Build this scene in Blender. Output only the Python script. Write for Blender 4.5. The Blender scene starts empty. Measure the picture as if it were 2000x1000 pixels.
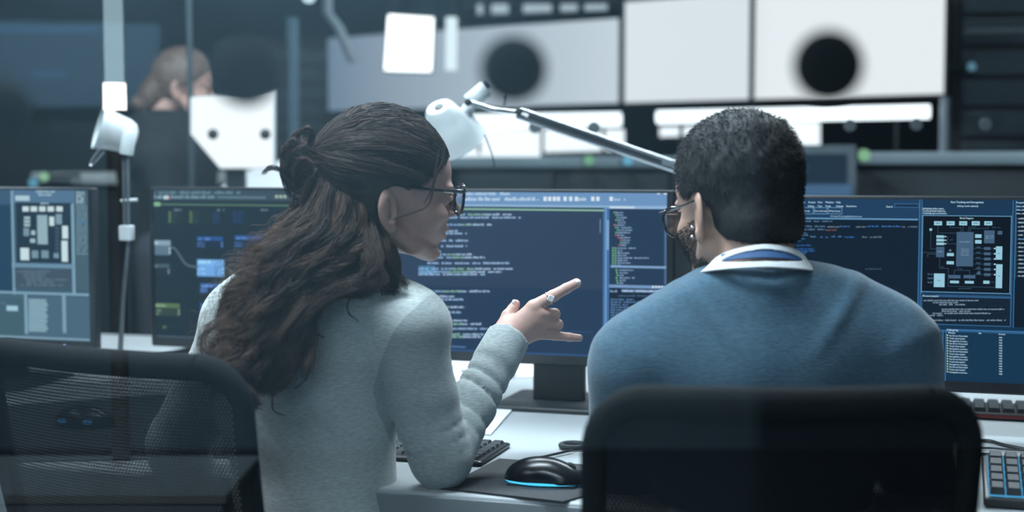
import bpy, math, random
import numpy as np
from mathutils import Vector, Matrix
random.seed(7); RNG = np.random.default_rng(7)
C = bpy.context.scene
PI = math.pi

# ---------------------------------------------------------------- camera
FPX, CAM_H, HROW = 2778.0, 1.24, 317.0
PITCH = math.atan((500 - HROW) / FPX)
cam_d = bpy.data.cameras.new('camera'); cam = bpy.data.objects.new('camera', cam_d)
C.collection.objects.link(cam); C.camera = cam
cam.location = (0, 0, CAM_H); cam.rotation_euler = (PI/2 - PITCH, 0, 0)
cam_d.sensor_width = 36; cam_d.lens = 50; cam_d.clip_start = .05; cam_d.clip_end = 100
cam_d.dof.use_dof = True; cam_d.dof.focus_distance = 2.40; cam_d.dof.aperture_fstop = 2.15

# ---------------------------------------------------------------- world, exposure
w = bpy.data.worlds.new('world'); C.world = w; w.use_nodes = True
w.node_tree.nodes['Background'].inputs[0].default_value = (.30, .48, .62, 1)
w.node_tree.nodes['Background'].inputs[1].default_value = .05
C.view_settings.view_transform = 'Standard'; C.view_settings.look = 'None'
C.view_settings.exposure = 0.0; C.view_settings.gamma = 1.0; C.view_settings.use_curve_mapping = False
C.cycles.use_denoising = True
C.cycles.max_bounces = 8; C.cycles.transparent_max_bounces = 24
C.cycles.sample_clamp_indirect = 4.0

# ---------------------------------------------------------------- lights (ceiling lamps: housings are built further down)
LAMPS = [  # x, y, size x, size y, power, colour
    (0.15, 3.75, 2.6, .30, 125, (.80, .93, 1.0)),      # over the desk row
    (-2.4, 2.4, .35, 2.2, 62, (.78, .92, 1.0)),       # left of the desks
    (-0.50, 2.06, 1.2, .30, 92, (.75, .90, 1.0)),         # over the chairs: key light added to brighten the woman's shoulders
    (1.0, 6.3, 3.0, .30, 34, (.70, .88, 1.0)),        # back of the office
    (-1.2, -3.45, 2.4, .30, 95, (.62, .85, 1.0)),      # added in the corridor to light its wall for the glass reflections
    (2.8, -3.3, .30, 1.2, 4, (.62, .85, 1.0)),        # corridor, far right
]
CEIL = 2.95
for i, (x, y, sx, sy, p, col) in enumerate(LAMPS):
    ld = bpy.data.lights.new('ceiling_lamp_light', 'AREA'); lo = bpy.data.objects.new('ceiling_lamp_light', ld)
    C.collection.objects.link(lo); lo.location = (x, y, CEIL - .075)
    ld.shape = 'RECTANGLE'; ld.size = sx; ld.size_y = sy; ld.energy = p; ld.color = col

# ---------------------------------------------------------------- helpers
_cp, _sp = math.cos(PITCH), math.sin(PITCH)
def P(px, py, Y):
    a, b = (px - 1000) / FPX, -(py - 500) / FPX
    d = Vector((a, _cp + b*_sp, -_sp + b*_cp))
    return Vector((0, 0, CAM_H)) + d * (Y / d.y)
def Pz(px, py, z):
    a, b = (px - 1000) / FPX, -(py - 500) / FPX
    d = Vector((a, _cp + b*_sp, -_sp + b*_cp))
    return Vector((0, 0, CAM_H)) + d * ((z - CAM_H) / d.z)
def lin(c):
    return tuple(((v/255)/12.92 if v <= 10 else (((v/255)+.055)/1.055)**2.4) for v in c)

_mats = {}
def mat(name, col, rough=.6, metal=0, noise=0, scale=40, bump=0, spec=.5, stretch=(1, 1, 1), emit=None, es=1, tr=0, coat=0):
    if name in _mats: return _mats[name]
    m = bpy.data.materials.new(name); m.use_nodes = True; nt = m.node_tree; b = nt.nodes['Principled BSDF']
    b.inputs['Roughness'].default_value = rough; b.inputs['Metallic'].default_value = metal
    b.inputs['Specular IOR Level'].default_value = spec; b.inputs['Coat Weight'].default_value = coat
    b.inputs['Base Color'].default_value = (*col, 1); b.inputs['Transmission Weight'].default_value = tr
    if emit: b.inputs['Emission Color'].default_value = (*emit, 1); b.inputs['Emission Strength'].default_value = es
    if noise or bump:
        tc = nt.nodes.new('ShaderNodeTexCoord'); mp = nt.nodes.new('ShaderNodeMapping')
        mp.inputs['Scale'].default_value = stretch
        nz = nt.nodes.new('ShaderNodeTexNoise'); nz.inputs['Scale'].default_value = scale; nz.inputs['Detail'].default_value = 6
        nt.links.new(tc.outputs['Object'], mp.inputs[0]); nt.links.new(mp.outputs[0], nz.inputs['Vector'])
        if noise:
            r = nt.nodes.new('ShaderNodeValToRGB')
            r.color_ramp.elements[0].position = .3; r.color_ramp.elements[1].position = .7
            r.color_ramp.elements[0].color = (*[max(0, v*(1-noise)) for v in col], 1)
            r.color_ramp.elements[1].color = (*[v*(1+noise) for v in col], 1)
            nt.links.new(nz.outputs[0], r.inputs[0]); nt.links.new(r.outputs[0], b.inputs['Base Color'])
        if bump:
            bp = nt.nodes.new('ShaderNodeBump'); bp.inputs['Strength'].default_value = 1; bp.inputs['Distance'].default_value = bump
            nt.links.new(nz.outputs[0], bp.inputs['Height']); nt.links.new(bp.outputs[0], b.inputs['Normal'])
    _mats[name] = m; return m
def em(c, s=1.0):
    """light-emitting pixel colour of a screen or lamp, given in display values"""
    key = 'emit_%d_%d_%d_%d' % (*c, int(s*100))
    if key in _mats: return _mats[key]
    m = bpy.data.materials.new(key); m.use_nodes = True; nt = m.node_tree; nt.nodes.clear()
    o = nt.nodes.new('ShaderNodeOutputMaterial'); e = nt.nodes.new('ShaderNodeEmission')
    e.inputs[0].default_value = (*lin(c), 1); e.inputs[1].default_value = s
    nt.links.new(e.outputs[0], o.inputs[0]); _mats[key] = m; return m

def link(o, parent=None, label=None):
    C.collection.objects.link(o)
    if parent is not None: o.parent = parent
    if label: o['label'] = label
    return o
def thing(name, label, cat, group=None, loc=(0, 0, 0), rz=0):
    o = bpy.data.objects.new(name, None); C.collection.objects.link(o)
    o.location = loc; o.rotation_euler = (0, 0, rz); o.empty_display_size = .05
    o['label'] = label; o['category'] = cat
    if group: o['group'] = group
    return o
def tag(o, label, cat, group=None):
    o['label'] = label; o['category'] = cat
    if group: o['group'] = group
    return o
def raw(name, verts, faces, m, parent=None, smooth=True, label=None, mi=None):
    me = bpy.data.meshes.new(name)
    verts = np.asarray(verts, dtype=np.float32)
    if isinstance(faces, np.ndarray):
        n, k = faces.shape
        me.vertices.add(len(verts)); me.vertices.foreach_set('co', verts.ravel())
        me.loops.add(n*k); me.loops.foreach_set('vertex_index', faces.astype(np.int32).ravel())
        me.polygons.add(n); me.polygons.foreach_set('loop_start', np.arange(0, n*k, k, dtype=np.int32))
        me.update(calc_edges=True)
    else:
        me.from_pydata([tuple(map(float, v)) for v in verts], [], [tuple(map(int, f)) for f in faces])
    for mm in (m if isinstance(m, (list, tuple)) else [m]): me.materials.append(mm)
    if mi is not None: me.polygons.foreach_set('material_index', np.asarray(mi, dtype=np.int32))
    me.polygons.foreach_set('use_smooth', np.full(len(me.polygons), smooth)); me.update(); me.validate()
    return link(bpy.data.objects.new(name, me), parent, label)

class MB:
    """collects verts and faces; shapes are added in a local frame and transformed by M"""
    def __init__(s): s.v = []; s.f = []; s.mi = []; s.M = Matrix.Identity(4); s.cur = 0
    def add(s, vs, fs):
        b = len(s.v); s.v += [tuple(s.M @ Vector(v)) for v in vs]
        s.f += [tuple(i+b for i in f) for f in fs]; s.mi += [s.cur]*len(fs); return s
    def box(s, lo, hi):
        x0, y0, z0 = lo; x1, y1, z1 = hi
        v = [(x0,y0,z0),(x1,y0,z0),(x1,y1,z0),(x0,y1,z0),(x0,y0,z1),(x1,y0,z1),(x1,y1,z1),(x0,y1,z1)]
        return s.add(v, [(0,3,2,1),(4,5,6,7),(0,1,5,4),(1,2,6,5),(2,3,7,6),(3,0,4,7)])
    def rbox(s, lo, hi, r=.004, n=3, axis=1):
        """box with rounded edges around `axis` and a small chamfer"""
        lo, hi = list(lo), list(hi); ax = [0,1,2]; ax.remove(axis); a, b = ax
        pts = []
        for (ca, cb, t0) in ((hi[a]-r, hi[b]-r, 0), (lo[a]+r, hi[b]-r, PI/2), (lo[a]+r, lo[b]+r, PI), (hi[a]-r, lo[b]+r, 1.5*PI)):
            for k in range(n+1):
                t = t0 + k*PI/2/n; pts.append((ca + r*math.cos(t), cb + r*math.sin(t)))
        N = len(pts); ch = min(r*.4, (hi[axis]-lo[axis])*.25); cx = (lo[a]+hi[a])/2; cy = (lo[b]+hi[b])/2
        rings = [(lo[axis], ch), (lo[axis]+ch, 0), (hi[axis]-ch, 0), (hi[axis], ch)]; v = []
        wa, wb = (hi[a]-lo[a])/2, (hi[b]-lo[b])/2
        for (t, ins) in rings:
            for (pa, pb) in pts:
                q = [0,0,0]; q[axis] = t
                q[a] = cx + (pa-cx)*(1-ins/wa); q[b] = cy + (pb-cy)*(1-ins/wb); v.append(tuple(q))
        f = [(r_*N+i, r_*N+(i+1) % N, (r_+1)*N+(i+1) % N, (r_+1)*N+i) for r_ in range(3) for i in range(N)]
        f += [tuple(range(N))[::-1], tuple(range(3*N, 4*N))]
        return s.add(v, f)
    def tube(s, pts, r, n=10, cap=True):
        pts = [Vector(p) for p in pts]; L = len(pts); rs = r if isinstance(r, (list, tuple)) else [r]*L
        t = (pts[1]-pts[0]).normalized(); up = Vector((0,0,1)) if abs(t.z) < .9 else Vector((1,0,0))
        nrm = t.cross(up).normalized(); v = []
        for i, p in enumerate(pts):
            t = (pts[min(i+1, L-1)] - pts[max(i-1, 0)]).normalized()
            nrm = (nrm - t*nrm.dot(t)).normalized(); bn = t.cross(nrm)
            for k in range(n):
                a = 2*PI*k/n; v.append(tuple(p + (nrm*math.cos(a) + bn*math.sin(a))*rs[i]))
        f = [(i*n+k, i*n+(k+1) % n, (i+1)*n+(k+1) % n, (i+1)*n+k) for i in range(L-1) for k in range(n)]
        if cap: f += [tuple(range(n))[::-1], tuple(range((L-1)*n, L*n))]
        return s.add(v, f)
    def lathe(s, prof, n=32, a=(0,0,0), b=(0,0,1)):
        """profile [(radius, height)] turned about the axis from a towards b"""
        a = Vector(a); ax = (Vector(b)-a).normalized(); q = Vector((0,0,1)).rotation_difference(ax).to_matrix()
        v = []
        for (r, h) in prof:
            for k in range(n):
                t = 2*PI*k/n; v.append(tuple(a + q @ Vector((r*math.cos(t), r*math.sin(t), h))))
        f = [(i*n+k, i*n+(k+1) % n, (i+1)*n+(k+1) % n, (i+1)*n+k) for i in range(len(prof)-1) for k in range(n)]
        if prof[0][0] > 1e-5: f.append(tuple(range(n))[::-1])
        if prof[-1][0] > 1e-5: f.append(tuple(range((len(prof)-1)*n, len(prof)*n)))
        return s.add(v, f)
    def sphere(s, c, r, n=14):
        rr = r if isinstance(r, (tuple, list)) else (r, r, r); v = []; f = []
        for i in range(n+1):
            th = PI*i/n
            for k in range(2*n):
                ph = PI*k/n; v.append((c[0]+rr[0]*math.sin(th)*math.cos(ph), c[1]+rr[1]*math.sin(th)*math.sin(ph), c[2]+rr[2]*math.cos(th)))
        for i in range(n):
            for k in range(2*n): f.append((i*2*n+k, (i+1)*2*n+k, (i+1)*2*n+(k+1) % (2*n), i*2*n+(k+1) % (2*n)))
        return s.add(v, f)
    def build(s, name, m, parent=None, smooth=True, label=None, sharp=True):
        o = raw(name, s.v, s.f, m, parent, smooth, label, s.mi if isinstance(m, (list, tuple)) else None)
        if smooth and sharp: 
            o.data.set_sharp_from_angle(angle=math.radians(38))
        return o
def frame(loc, rz=0, rx=0): return Matrix.Translation(Vector(loc)) @ Matrix.Rotation(rz, 4, 'Z') @ Matrix.Rotation(rx, 4, 'X')

# ---------------------------------------------------------------- signed-distance modelling
def smin(a, b, k):
    h = np.clip(.5 + .5*(b-a)/k, 0, 1); return b*(1-h) + a*h - k*h*(1-h)
def smax(a, b, k): return -smin(-a, -b, k)
class SDF:
    def __init__(s, lo, hi, h):
        s.lo = np.array(lo, dtype=np.float64); s.h = h
        n = np.ceil((np.array(hi)-s.lo)/h).astype(int)+1
        ax = [(s.lo[i] + h*np.arange(n[i])).astype(np.float32) for i in range(3)]
        s.X, s.Y, s.Z = np.meshgrid(*ax, indexing='ij'); s.F = np.full(s.X.shape, 9., dtype=np.float32)
    def ell(s, c, r, R=None):
        x, y, z = s.X-c[0], s.Y-c[1], s.Z-c[2]
        if R is not None:
            M = np.array(R, dtype=np.float32); x, y, z = (M[0,0]*x+M[1,0]*y+M[2,0]*z, M[0,1]*x+M[1,1]*y+M[2,1]*z, M[0,2]*x+M[1,2]*y+M[2,2]*z)
        x, y, z = x/r[0], y/r[1], z/r[2]; k0 = np.sqrt(x*x+y*y+z*z)+1e-6
        k1 = np.sqrt((x/r[0])**2+(y/r[1])**2+(z/r[2])**2)+1e-6
        return k0*(k0-1)/k1
    def cap(s, a, b, ra, rb, sq=None):
        a = np.array(a); b = np.array(b); d = b-a; L = float(d@d)+1e-12
        t = np.clip(((s.X-a[0])*d[0]+(s.Y-a[1])*d[1]+(s.Z-a[2])*d[2])/L, 0, 1)
        qx, qy, qz = s.X-(a[0]+t*d[0]), s.Y-(a[1]+t*d[1]), s.Z-(a[2]+t*d[2])
        if sq is not None:       # flatten along a direction: sq = (unit vector, factor)
            n, f = np.array(sq[0]), sq[1]; w_ = (qx*n[0]+qy*n[1]+qz*n[2])*(f-1)
            qx, qy, qz = qx+w_*n[0], qy+w_*n[1], qz+w_*n[2]
        return np.sqrt(qx*qx+qy*qy+qz*qz) - (ra+(rb-ra)*t)
    def u(s, d, k=.01): s.F = smin(s.F, d, k); return s
    def cut(s, d, k=.005): s.F = smax(s.F, -d, k); return s
    def mesh(s):
        F, h = s.F, s.h; I = F < 0
        c = np.zeros([n-1 for n in F.shape], dtype=np.int8)
        for dx in (0,1):
            for dy in (0,1):
                for dz in (0,1):
                    c += I[dx:F.shape[0]-1+dx, dy:F.shape[1]-1+dy, dz:F.shape[2]-1+dz]
        act = (c > 0) & (c < 8); idx = -np.ones(c.shape, dtype=np.int64); cells = np.argwhere(act); idx[act] = np.arange(len(cells))
        acc = np.zeros((len(cells), 3)); cnt = np.zeros(len(cells)); i, j, k = cells.T
        for ax in range(3):
            for o1 in (0,1):
                for o2 in (0,1):
                    off = [0,0,0]; oa = [q for q in range(3) if q != ax]; off[oa[0]] = o1; off[oa[1]] = o2
                    e = [0,0,0]; e[ax] = 1
                    fa = F[i+off[0], j+off[1], k+off[2]]; fb = F[i+off[0]+e[0], j+off[1]+e[1], k+off[2]+e[2]]
                    m = (fa < 0) != (fb < 0); t = np.where(m, fa/(fa-fb+1e-12), 0)
                    p = cells + np.array(off) + t[:, None]*np.array(e); acc[m] += p[m]; cnt[m] += 1
        V = s.lo + h*acc/cnt[:, None]; Q = []
        for ax in range(3):
            a, b = [(1,2),(2,0),(0,1)][ax]
            sl0 = [slice(None)]*3; sl1 = [slice(None)]*3; sl0[ax] = slice(0,-1); sl1[ax] = slice(1,None)
            A, B = I[tuple(sl0)], I[tuple(sl1)]; E = np.argwhere(A != B)
            E = E[(E[:,a] > 0) & (E[:,b] > 0) & (E[:,a] < F.shape[a]-1) & (E[:,b] < F.shape[b]-1)]
            ea = np.zeros(3, int); ea[a] = 1; eb = np.zeros(3, int); eb[b] = 1
            q = [idx[tuple((E-ea-eb).T)], idx[tuple((E-eb).T)], idx[tuple(E.T)], idx[tuple((E-ea).T)]]
            q = np.stack(q, 1); fl = A[tuple(E.T)]; q[~fl] = q[~fl][:, ::-1]; Q.append(q)
        return V, np.concatenate(Q)
def join(parts):
    V = []; Q = []; b = 0
    for v, q in parts: V.append(v); Q.append(q+b); b += len(v)
    return np.concatenate(V), np.concatenate(Q)
def catmull(pts, n):
    """smooth polyline of n points through pts (numpy)"""
    p = np.array([list(q) for q in pts], dtype=float); p = np.vstack([2*p[0]-p[1], p, 2*p[-1]-p[-2]]); m = len(p)-3
    t = np.linspace(0, m-1e-6, n); i = t.astype(int); f = (t-i)[:, None]
    a, b, c, d = p[i], p[i+1], p[i+2], p[i+3]
    return .5*((2*b)+(-a+c)*f+(2*a-5*b+4*c-d)*f**2+(-a+3*b-3*c+d)*f**3)
def strands(name, S, rad, m, parent, tipfrac=.35, label=None, tone=None):
    """S: strands x points x 3; rad: radius (scalar or per strand). Thin three-sided tubes, one mesh."""
    n, K, _ = S.shape; T = np.gradient(S, axis=1); T /= np.linalg.norm(T, axis=2, keepdims=True)+1e-9
    ref = RNG.normal(size=(n, 1, 3)); N = np.cross(T, ref); N /= np.linalg.norm(N, axis=2, keepdims=True)+1e-9; B = np.cross(T, N)
    rad = np.broadcast_to(np.asarray(rad, dtype=float).reshape(-1, 1), (n, K)) * (1-(1-tipfrac)*np.linspace(0, 1, K)**2)[None]
    V = np.stack([S + (N*math.cos(a)+B*math.sin(a))*rad[..., None] for a in (0, 2*PI/3, 4*PI/3)], 2).reshape(-1, 3)
    s_, k_, c_ = np.meshgrid(np.arange(n), np.arange(K-1), np.arange(3), indexing='ij'); c2 = (c_+1) % 3
    q = np.stack([(s_*K+k_)*3+c_, (s_*K+k_)*3+c2, (s_*K+k_+1)*3+c2, (s_*K+k_+1)*3+c_], -1).reshape(-1, 4)
    o = raw(name, V, q, m, parent, True, label)
    tone = RNG.random(n) if tone is None else np.clip(tone+RNG.normal(0, .10, n), 0, 1)
    a = o.data.attributes.new('tone', 'FLOAT', 'POINT'); a.data.foreach_set('value', np.repeat(tone, K*3).astype(np.float32)); return o
# ================================================================= the room
R17 = math.radians(-17.0); U = Vector((math.cos(R17), math.sin(R17), 0)); V_ = Vector((-math.sin(R17), math.cos(R17), 0))
def struct(o): o['kind'] = 'structure'; return o
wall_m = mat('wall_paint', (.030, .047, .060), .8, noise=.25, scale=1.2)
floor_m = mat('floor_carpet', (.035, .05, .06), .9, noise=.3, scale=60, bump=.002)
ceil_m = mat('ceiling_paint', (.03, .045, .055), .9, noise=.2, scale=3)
corr_m = mat('corridor_wall_paint', (.40, .58, .68), .8, noise=.12, scale=1.5)
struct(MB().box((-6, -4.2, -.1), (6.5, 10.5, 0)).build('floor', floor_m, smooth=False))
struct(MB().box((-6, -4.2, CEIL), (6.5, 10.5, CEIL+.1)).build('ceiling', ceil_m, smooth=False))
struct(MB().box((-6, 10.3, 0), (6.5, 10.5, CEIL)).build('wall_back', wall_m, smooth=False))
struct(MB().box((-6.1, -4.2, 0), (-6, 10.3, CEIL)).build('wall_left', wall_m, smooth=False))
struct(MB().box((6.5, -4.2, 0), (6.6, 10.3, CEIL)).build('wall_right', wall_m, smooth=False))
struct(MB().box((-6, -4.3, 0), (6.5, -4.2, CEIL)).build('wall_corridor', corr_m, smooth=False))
# ceiling lamps
for i, (x, y, sx, sy, p, col) in enumerate(LAMPS):
    where = ['long ceiling light over the desk row', 'ceiling light left of the desks', 'short added key light over the two chairs', 'ceiling light at the back of the office',
             'added ceiling light that brightens the corridor wall', 'small ceiling light at the far end of the corridor'][i]
    t = thing('ceiling_light', where, 'ceiling light', loc=(x, y, CEIL))
    MB().rbox((-sx/2-.03, -sy/2-.03, -.06), (sx/2+.03, sy/2+.03, 0), .01, axis=2).build('housing', mat('lamp_housing_white', (.5, .52, .55), .5, noise=.05), t)
    MB().box((-sx/2, -sy/2, -.066), (sx/2, sy/2, -.061)).build('diffuser', em((200, 225, 240), 1.0), t, False)

# ----- glass partition between the corridor (camera) and the office
def glass_mat(name, k):
    m = bpy.data.materials.new(name); m.use_nodes = True; nt = m.node_tree; nt.nodes.clear()
    o = nt.nodes.new('ShaderNodeOutputMaterial'); mx = nt.nodes.new('ShaderNodeMixShader')
    t = nt.nodes.new('ShaderNodeBsdfTransparent'); g = nt.nodes.new('ShaderNodeBsdfGlossy'); g.inputs['Roughness'].default_value = .0
    t.inputs[0].default_value = (.97, .985, .99, 1)
    f = nt.nodes.new('ShaderNodeFresnel'); f.inputs[0].default_value = 1.5
    # faint unevenness of the coating keeps the surface procedural
    mu = nt.nodes.new('ShaderNodeMath'); mu.operation = 'MULTIPLY'; mu.inputs[1].default_value = k
    nt.links.new(f.outputs[0], mu.inputs[0]); nt.links.new(mu.outputs[0], mx.inputs[0])
    nt.links.new(t.outputs[0], mx.inputs[1]); nt.links.new(g.outputs[0], mx.inputs[2]); nt.links.new(mx.outputs[0], o.inputs[0]); return m
GY = .95; seam = P(1482, 500, GY).x
o = raw('window_1', [(-2.4, GY, .02), (seam, GY, .02), (seam, GY, 2.7), (-2.4, GY, 2.7)], [(0, 1, 2, 3)], glass_mat('double_glass', 2.1), None, False); struct(o)
o = raw('window_2', [(seam, GY+.006, .02), (2.4, GY+.006, .02), (2.4, GY+.006, 2.7), (seam, GY+.006, 2.7)], [(0, 1, 2, 3)], glass_mat('single_glass', .45), None, False); struct(o)
alu = mat('anodised_aluminium', (.22, .25, .28), .35, .9, noise=.05, scale=30)
struct(MB().box((-2.4, GY-.03, 0), (2.4, GY+.03, .02)).build('trim_1', alu, smooth=False))
struct(MB().box((-2.4, GY-.03, 2.7), (2.4, GY+.03, CEIL)).build('trim_2', alu, smooth=False))
dotm = mat('black_vinyl', (.006, .008, .010), .7, noise=.3, scale=200)
for (px, py, r, lab) in ((1618, 128, 70, 'black round sticker on the glass over the rightmost white display'),
                         (1003, 135, 66, 'black round sticker on the glass above the joint of the desk lamp'),
                         (480, 140, 68, 'black round sticker on the glass over the top edge of the bright white screen'),
                         (5, 215, 60, 'black round sticker on the glass at the left edge of the photo')):
    c = P(px, py, GY+.0025 + (.006 if px > 1482 else 0)); rr = r/FPX*GY
    o = MB().lathe([(rr*.97, -.0004), (rr, -.0002), (rr, .0002), (rr*.97, .0004)], 48, c, c+Vector((0, 1, 0))).build('glass_sticker', dotm)
    tag(o, lab, 'sticker', 'round stickers on the front glass')

# ----- the corridor behind the camera: seen only as reflections in the glass
white_lac = mat('white_lacquer', (.55, .6, .62), .4, noise=.04, scale=8)
t = thing('storage_cabinet', 'low white cabinet in the corridor reflected in the bottom left of the glass', 'cabinet', loc=(-1.62, -1.35, 0))
MB().rbox((-1.0, -.2, .05), (.99, .2, .50), .01).build('body', mat('cabinet_grey', (.42, .52, .58), .5, noise=.05, scale=6), t)
MB().rbox((-1.01, -.21, .50), (1.0, .21, .52), .006).build('top', white_lac, t)
for k in range(4): MB().rbox((-.98+k*.49, .2, .08), (-.52+k*.49, .212, .49), .004).build('door', mat('cabinet_grey', (.42, .52, .58)), t)
vx = (228-1000)/FPX; vy = 3.4; t = thing('floor_lamp', 'tall slim column lamp in the corridor reflected over the left desk lamp', 'lamp', loc=(vx*vy, 2*GY-vy, 0))
MB().lathe([(.14, 0), (.14, .012), (.03, .02)], 40).build('base', alu, t)
MB().tube([(0, 0, .02), (0, 0, 1.36)], .021, 20).build('pole', mat('brushed_column', (.35, .4, .43), .5, .3, noise=.05), t)
MB().tube([(0, 0, 1.365), (0, 0, 1.428)], .0265, 24).build('bulb', em((255, 244, 235), 30), t)
MB().tube([(0, 0, 1.43), (0, 0, 2.4)], .0225, 24).build('lamp_tube', em((176, 208, 222), 8.5), t)

# ================================================================= background of the office
def slab(name, corners, th, m, parent=None, label=None):
    """thick panel through four world corners TL TR BR BL, thickness away from the camera"""
    c = [Vector(q) for q in corners]; n = (c[1]-c[0]).cross(c[3]-c[0]).normalized()
    if n.y < 0: n = -n
    v = c + [q+n*th for q in c]
    return raw(name, v, [(0,3,2,1),(4,5,6,7),(0,1,5,4),(1,2,6,5),(2,3,7,6),(3,0,4,7)], m, parent, False, label)
def quadpx(x0, y0l, y1l, x1, y0r, y1r, Yl, Yr): return [P(x0, y0l, Yl), P(x1, y0r, Yr), P(x1, y1r, Yr), P(x0, y1l, Yl)]
def inset(c, f, fwd=.004):
    c = [Vector(q) for q in c]; n = (c[1]-c[0]).cross(c[3]-c[0]).normalized()
    if n.y > 0: n = -n
    a = (c[1]-c[0]).normalized(); b = (c[3]-c[0]).normalized()
    return [c[0]+a*f+b*f+n*fwd, c[1]-a*f+b*f+n*fwd, c[2]-a*f-b*f+n*fwd, c[3]+a*f-b*f+n*fwd]
bez = mat('black_bezel', (.010, .014, .018), .45, noise=.2, scale=60)
grad = lambda name, stops, s=1.0: None
def emgrad(name, ca, cb, axis, lo, hi):
    """a screen picture that runs from one colour to another across the panel (object coordinates)"""
    m = bpy.data.materials.new(name); m.use_nodes = True; nt = m.node_tree; nt.nodes.clear()
    o = nt.nodes.new('ShaderNodeOutputMaterial'); e = nt.nodes.new('ShaderNodeEmission'); tc = nt.nodes.new('ShaderNodeTexCoord')
    sp = nt.nodes.new('ShaderNodeSeparateXYZ'); mr = nt.nodes.new('ShaderNodeMapRange'); cr = nt.nodes.new('ShaderNodeValToRGB')
    mr.inputs[1].default_value = lo; mr.inputs[2].default_value = hi
    cr.color_ramp.elements[0].color = (*lin(ca), 1); cr.color_ramp.elements[1].color = (*lin(cb), 1)
    nt.links.new(tc.outputs['Object'], sp.inputs[0]); nt.links.new(sp.outputs[axis], mr.inputs[0]); nt.links.new(mr.outputs[0], cr.inputs[0])
    nt.links.new(cr.outputs[0], e.inputs[0]); nt.links.new(e.outputs[0], o.inputs[0]); return m
# video wall: three large displays hung in one row, the row runs away to the left
DA = (1845, 6.0); DB = (655, 8.0)
def row_depth(px):  # straight line in plan between the two ends
    a, b = P(DA[0], HROW, DA[1]), P(DB[0], HROW, DB[1]); k = (px-1000)/FPX
    s = (a.x - k*a.y)/((b.y-a.y)*k - (b.x-a.x)); return a.y + s*(b.y-a.y)
def zrow(z, Y): return HROW + (CAM_H-z)*FPX/Y  # approximate row of a height
def disp(x0, x1, z0, z1, m, label):
    Yl, Yr = row_depth(x0), row_depth(x1); L, R = P(x0, HROW, Yl), P(x1, HROW, Yr)
    c = [Vector((L.x, L.y, z1)), Vector((R.x, R.y, z1)), Vector((R.x, R.y, z0)), Vector((L.x, L.y, z0))]
    t = thing('wall_display', label, 'display', 'large displays on the video wall', loc=(c[3]+c[2])/2)
    loc = Vector(t.location); c = [q-loc for q in c]
    slab('housing', c, .06, bez, t); slab('screen', inset(c, .012), .002, m, t)
    return t
disp(640, 1212, 1.515, 1.945, emgrad('display_picture_a', (88, 112, 135), (212, 223, 231), 0, -.95, .85), 'large wall display with a grey blue picture, leftmost in the row, behind the woman')
disp(1216, 1466, 1.515, 2.02, em((232, 239, 243)), 'pale wall display, middle of the row of three, behind the lamp arm')
disp(1468, 1846, 1.515, 2.02, em((238, 244, 247)), 'white wall display, rightmost of the row of three')
# header blocks above the displays
t = thing('wall_sign', 'dark sign board with a row of pale blurred letter blocks above the wall displays', 'sign', loc=P(1150, 0, 7.0))
l0 = Vector(t.location)
hb = []
slab('board', [q-l0 for q in quadpx(900, -70, 34, 1370, -90, -2, 7.55, 6.75)], .03, bez, t)
for (a, b) in ((932, 950), (960, 1000), (1022, 1085), (1095, 1130), (1142, 1192), (1246, 1290), (1298, 1352)):
    mb = MB()
    for k in range(int((b-a)/11)):
        x = a + k*11; Yd = 7.55-(x-900)/470*.8-.05; mb.add([tuple(q-l0) for q in quadpx(x, 8, 28-(x-930)*.035, x+11, 8, 28-(x-930)*.035, Yd, Yd)], [(0,3,2,1)])
    mb.build('letter_block', em((172, 188, 198)), t, False)
# bright window panel + strip high at the middle left
t = thing('hanging_light', 'square bright light panel hanging above the head of the woman', 'light', loc=P(800, 90, 6.4)); l0 = Vector(t.location)
q = [P(756, 26, 6.4)-l0, P(850, 32, 6.4)-l0, P(845, 143, 6.4)-l0, P(748, 140, 6.4)-l0]
slab('housing', q, .05, bez, t); slab('diffuser', inset(q, .006), .002, em((250, 255, 255), 2.6), t)
for px in (765, 838):
    a_ = P(px, 30, 6.42)-l0; MB().tube([a_, Vector((a_.x, a_.y, CEIL-l0.z))], .006, 8).build('hanging_rod', bez, t)
t = thing('strip_light', 'narrow upright strip light just right of the square light panel', 'strip light', loc=P(882, 85, 6.4)); l0 = Vector(t.location)
MB().tube([P(882, 34, 6.4)-l0, P(881, 137, 6.4)-l0], .026, 20).build('tube', em((225, 242, 248), 1.1), t); MB().tube([P(882, 34, 6.4)-l0, (0, 0, CEIL-l0.z)], .008, 8).build('hanging_rod', bez, t)
o = MB().sphere(P(603, -8, 6.0), .028).build('round_light', em((215, 240, 250), 1.3)); tag(o, 'small round light at the top edge of the photo', 'light')
# tube lights under the displays
def tubelight(x0, x1, yl, yr, Yl, Yr, r, label):
    a, b = P(x0, yl, Yl), P(x1, yr, Yr); mid = (a+b)/2
    t = thing('tube_light', label, 'tube light', 'tube lights under the wall displays', loc=mid)
    MB().tube([a-mid, b-mid], r, 20).build('tube', em((238, 250, 255), 2.0), t)
    n = (b-a).normalized()
    for q in ((a-mid)*.8, (b-mid)*.8): MB().tube([q, q+Vector((0, .05, .0)), q+Vector((0, .05, 1.278-mid.z-q.z))], .008, 8).build('stand', bez, t)
    return t
tubelight(1284, 1816, 229, 218, 5.6, 5.2, .026, 'long glowing white tube light under the white display, right')
tubelight(905, 1212, 238, 233, 6.3, 6.1, .03, 'shorter glowing white tube light behind the desk lamp arm')
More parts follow.
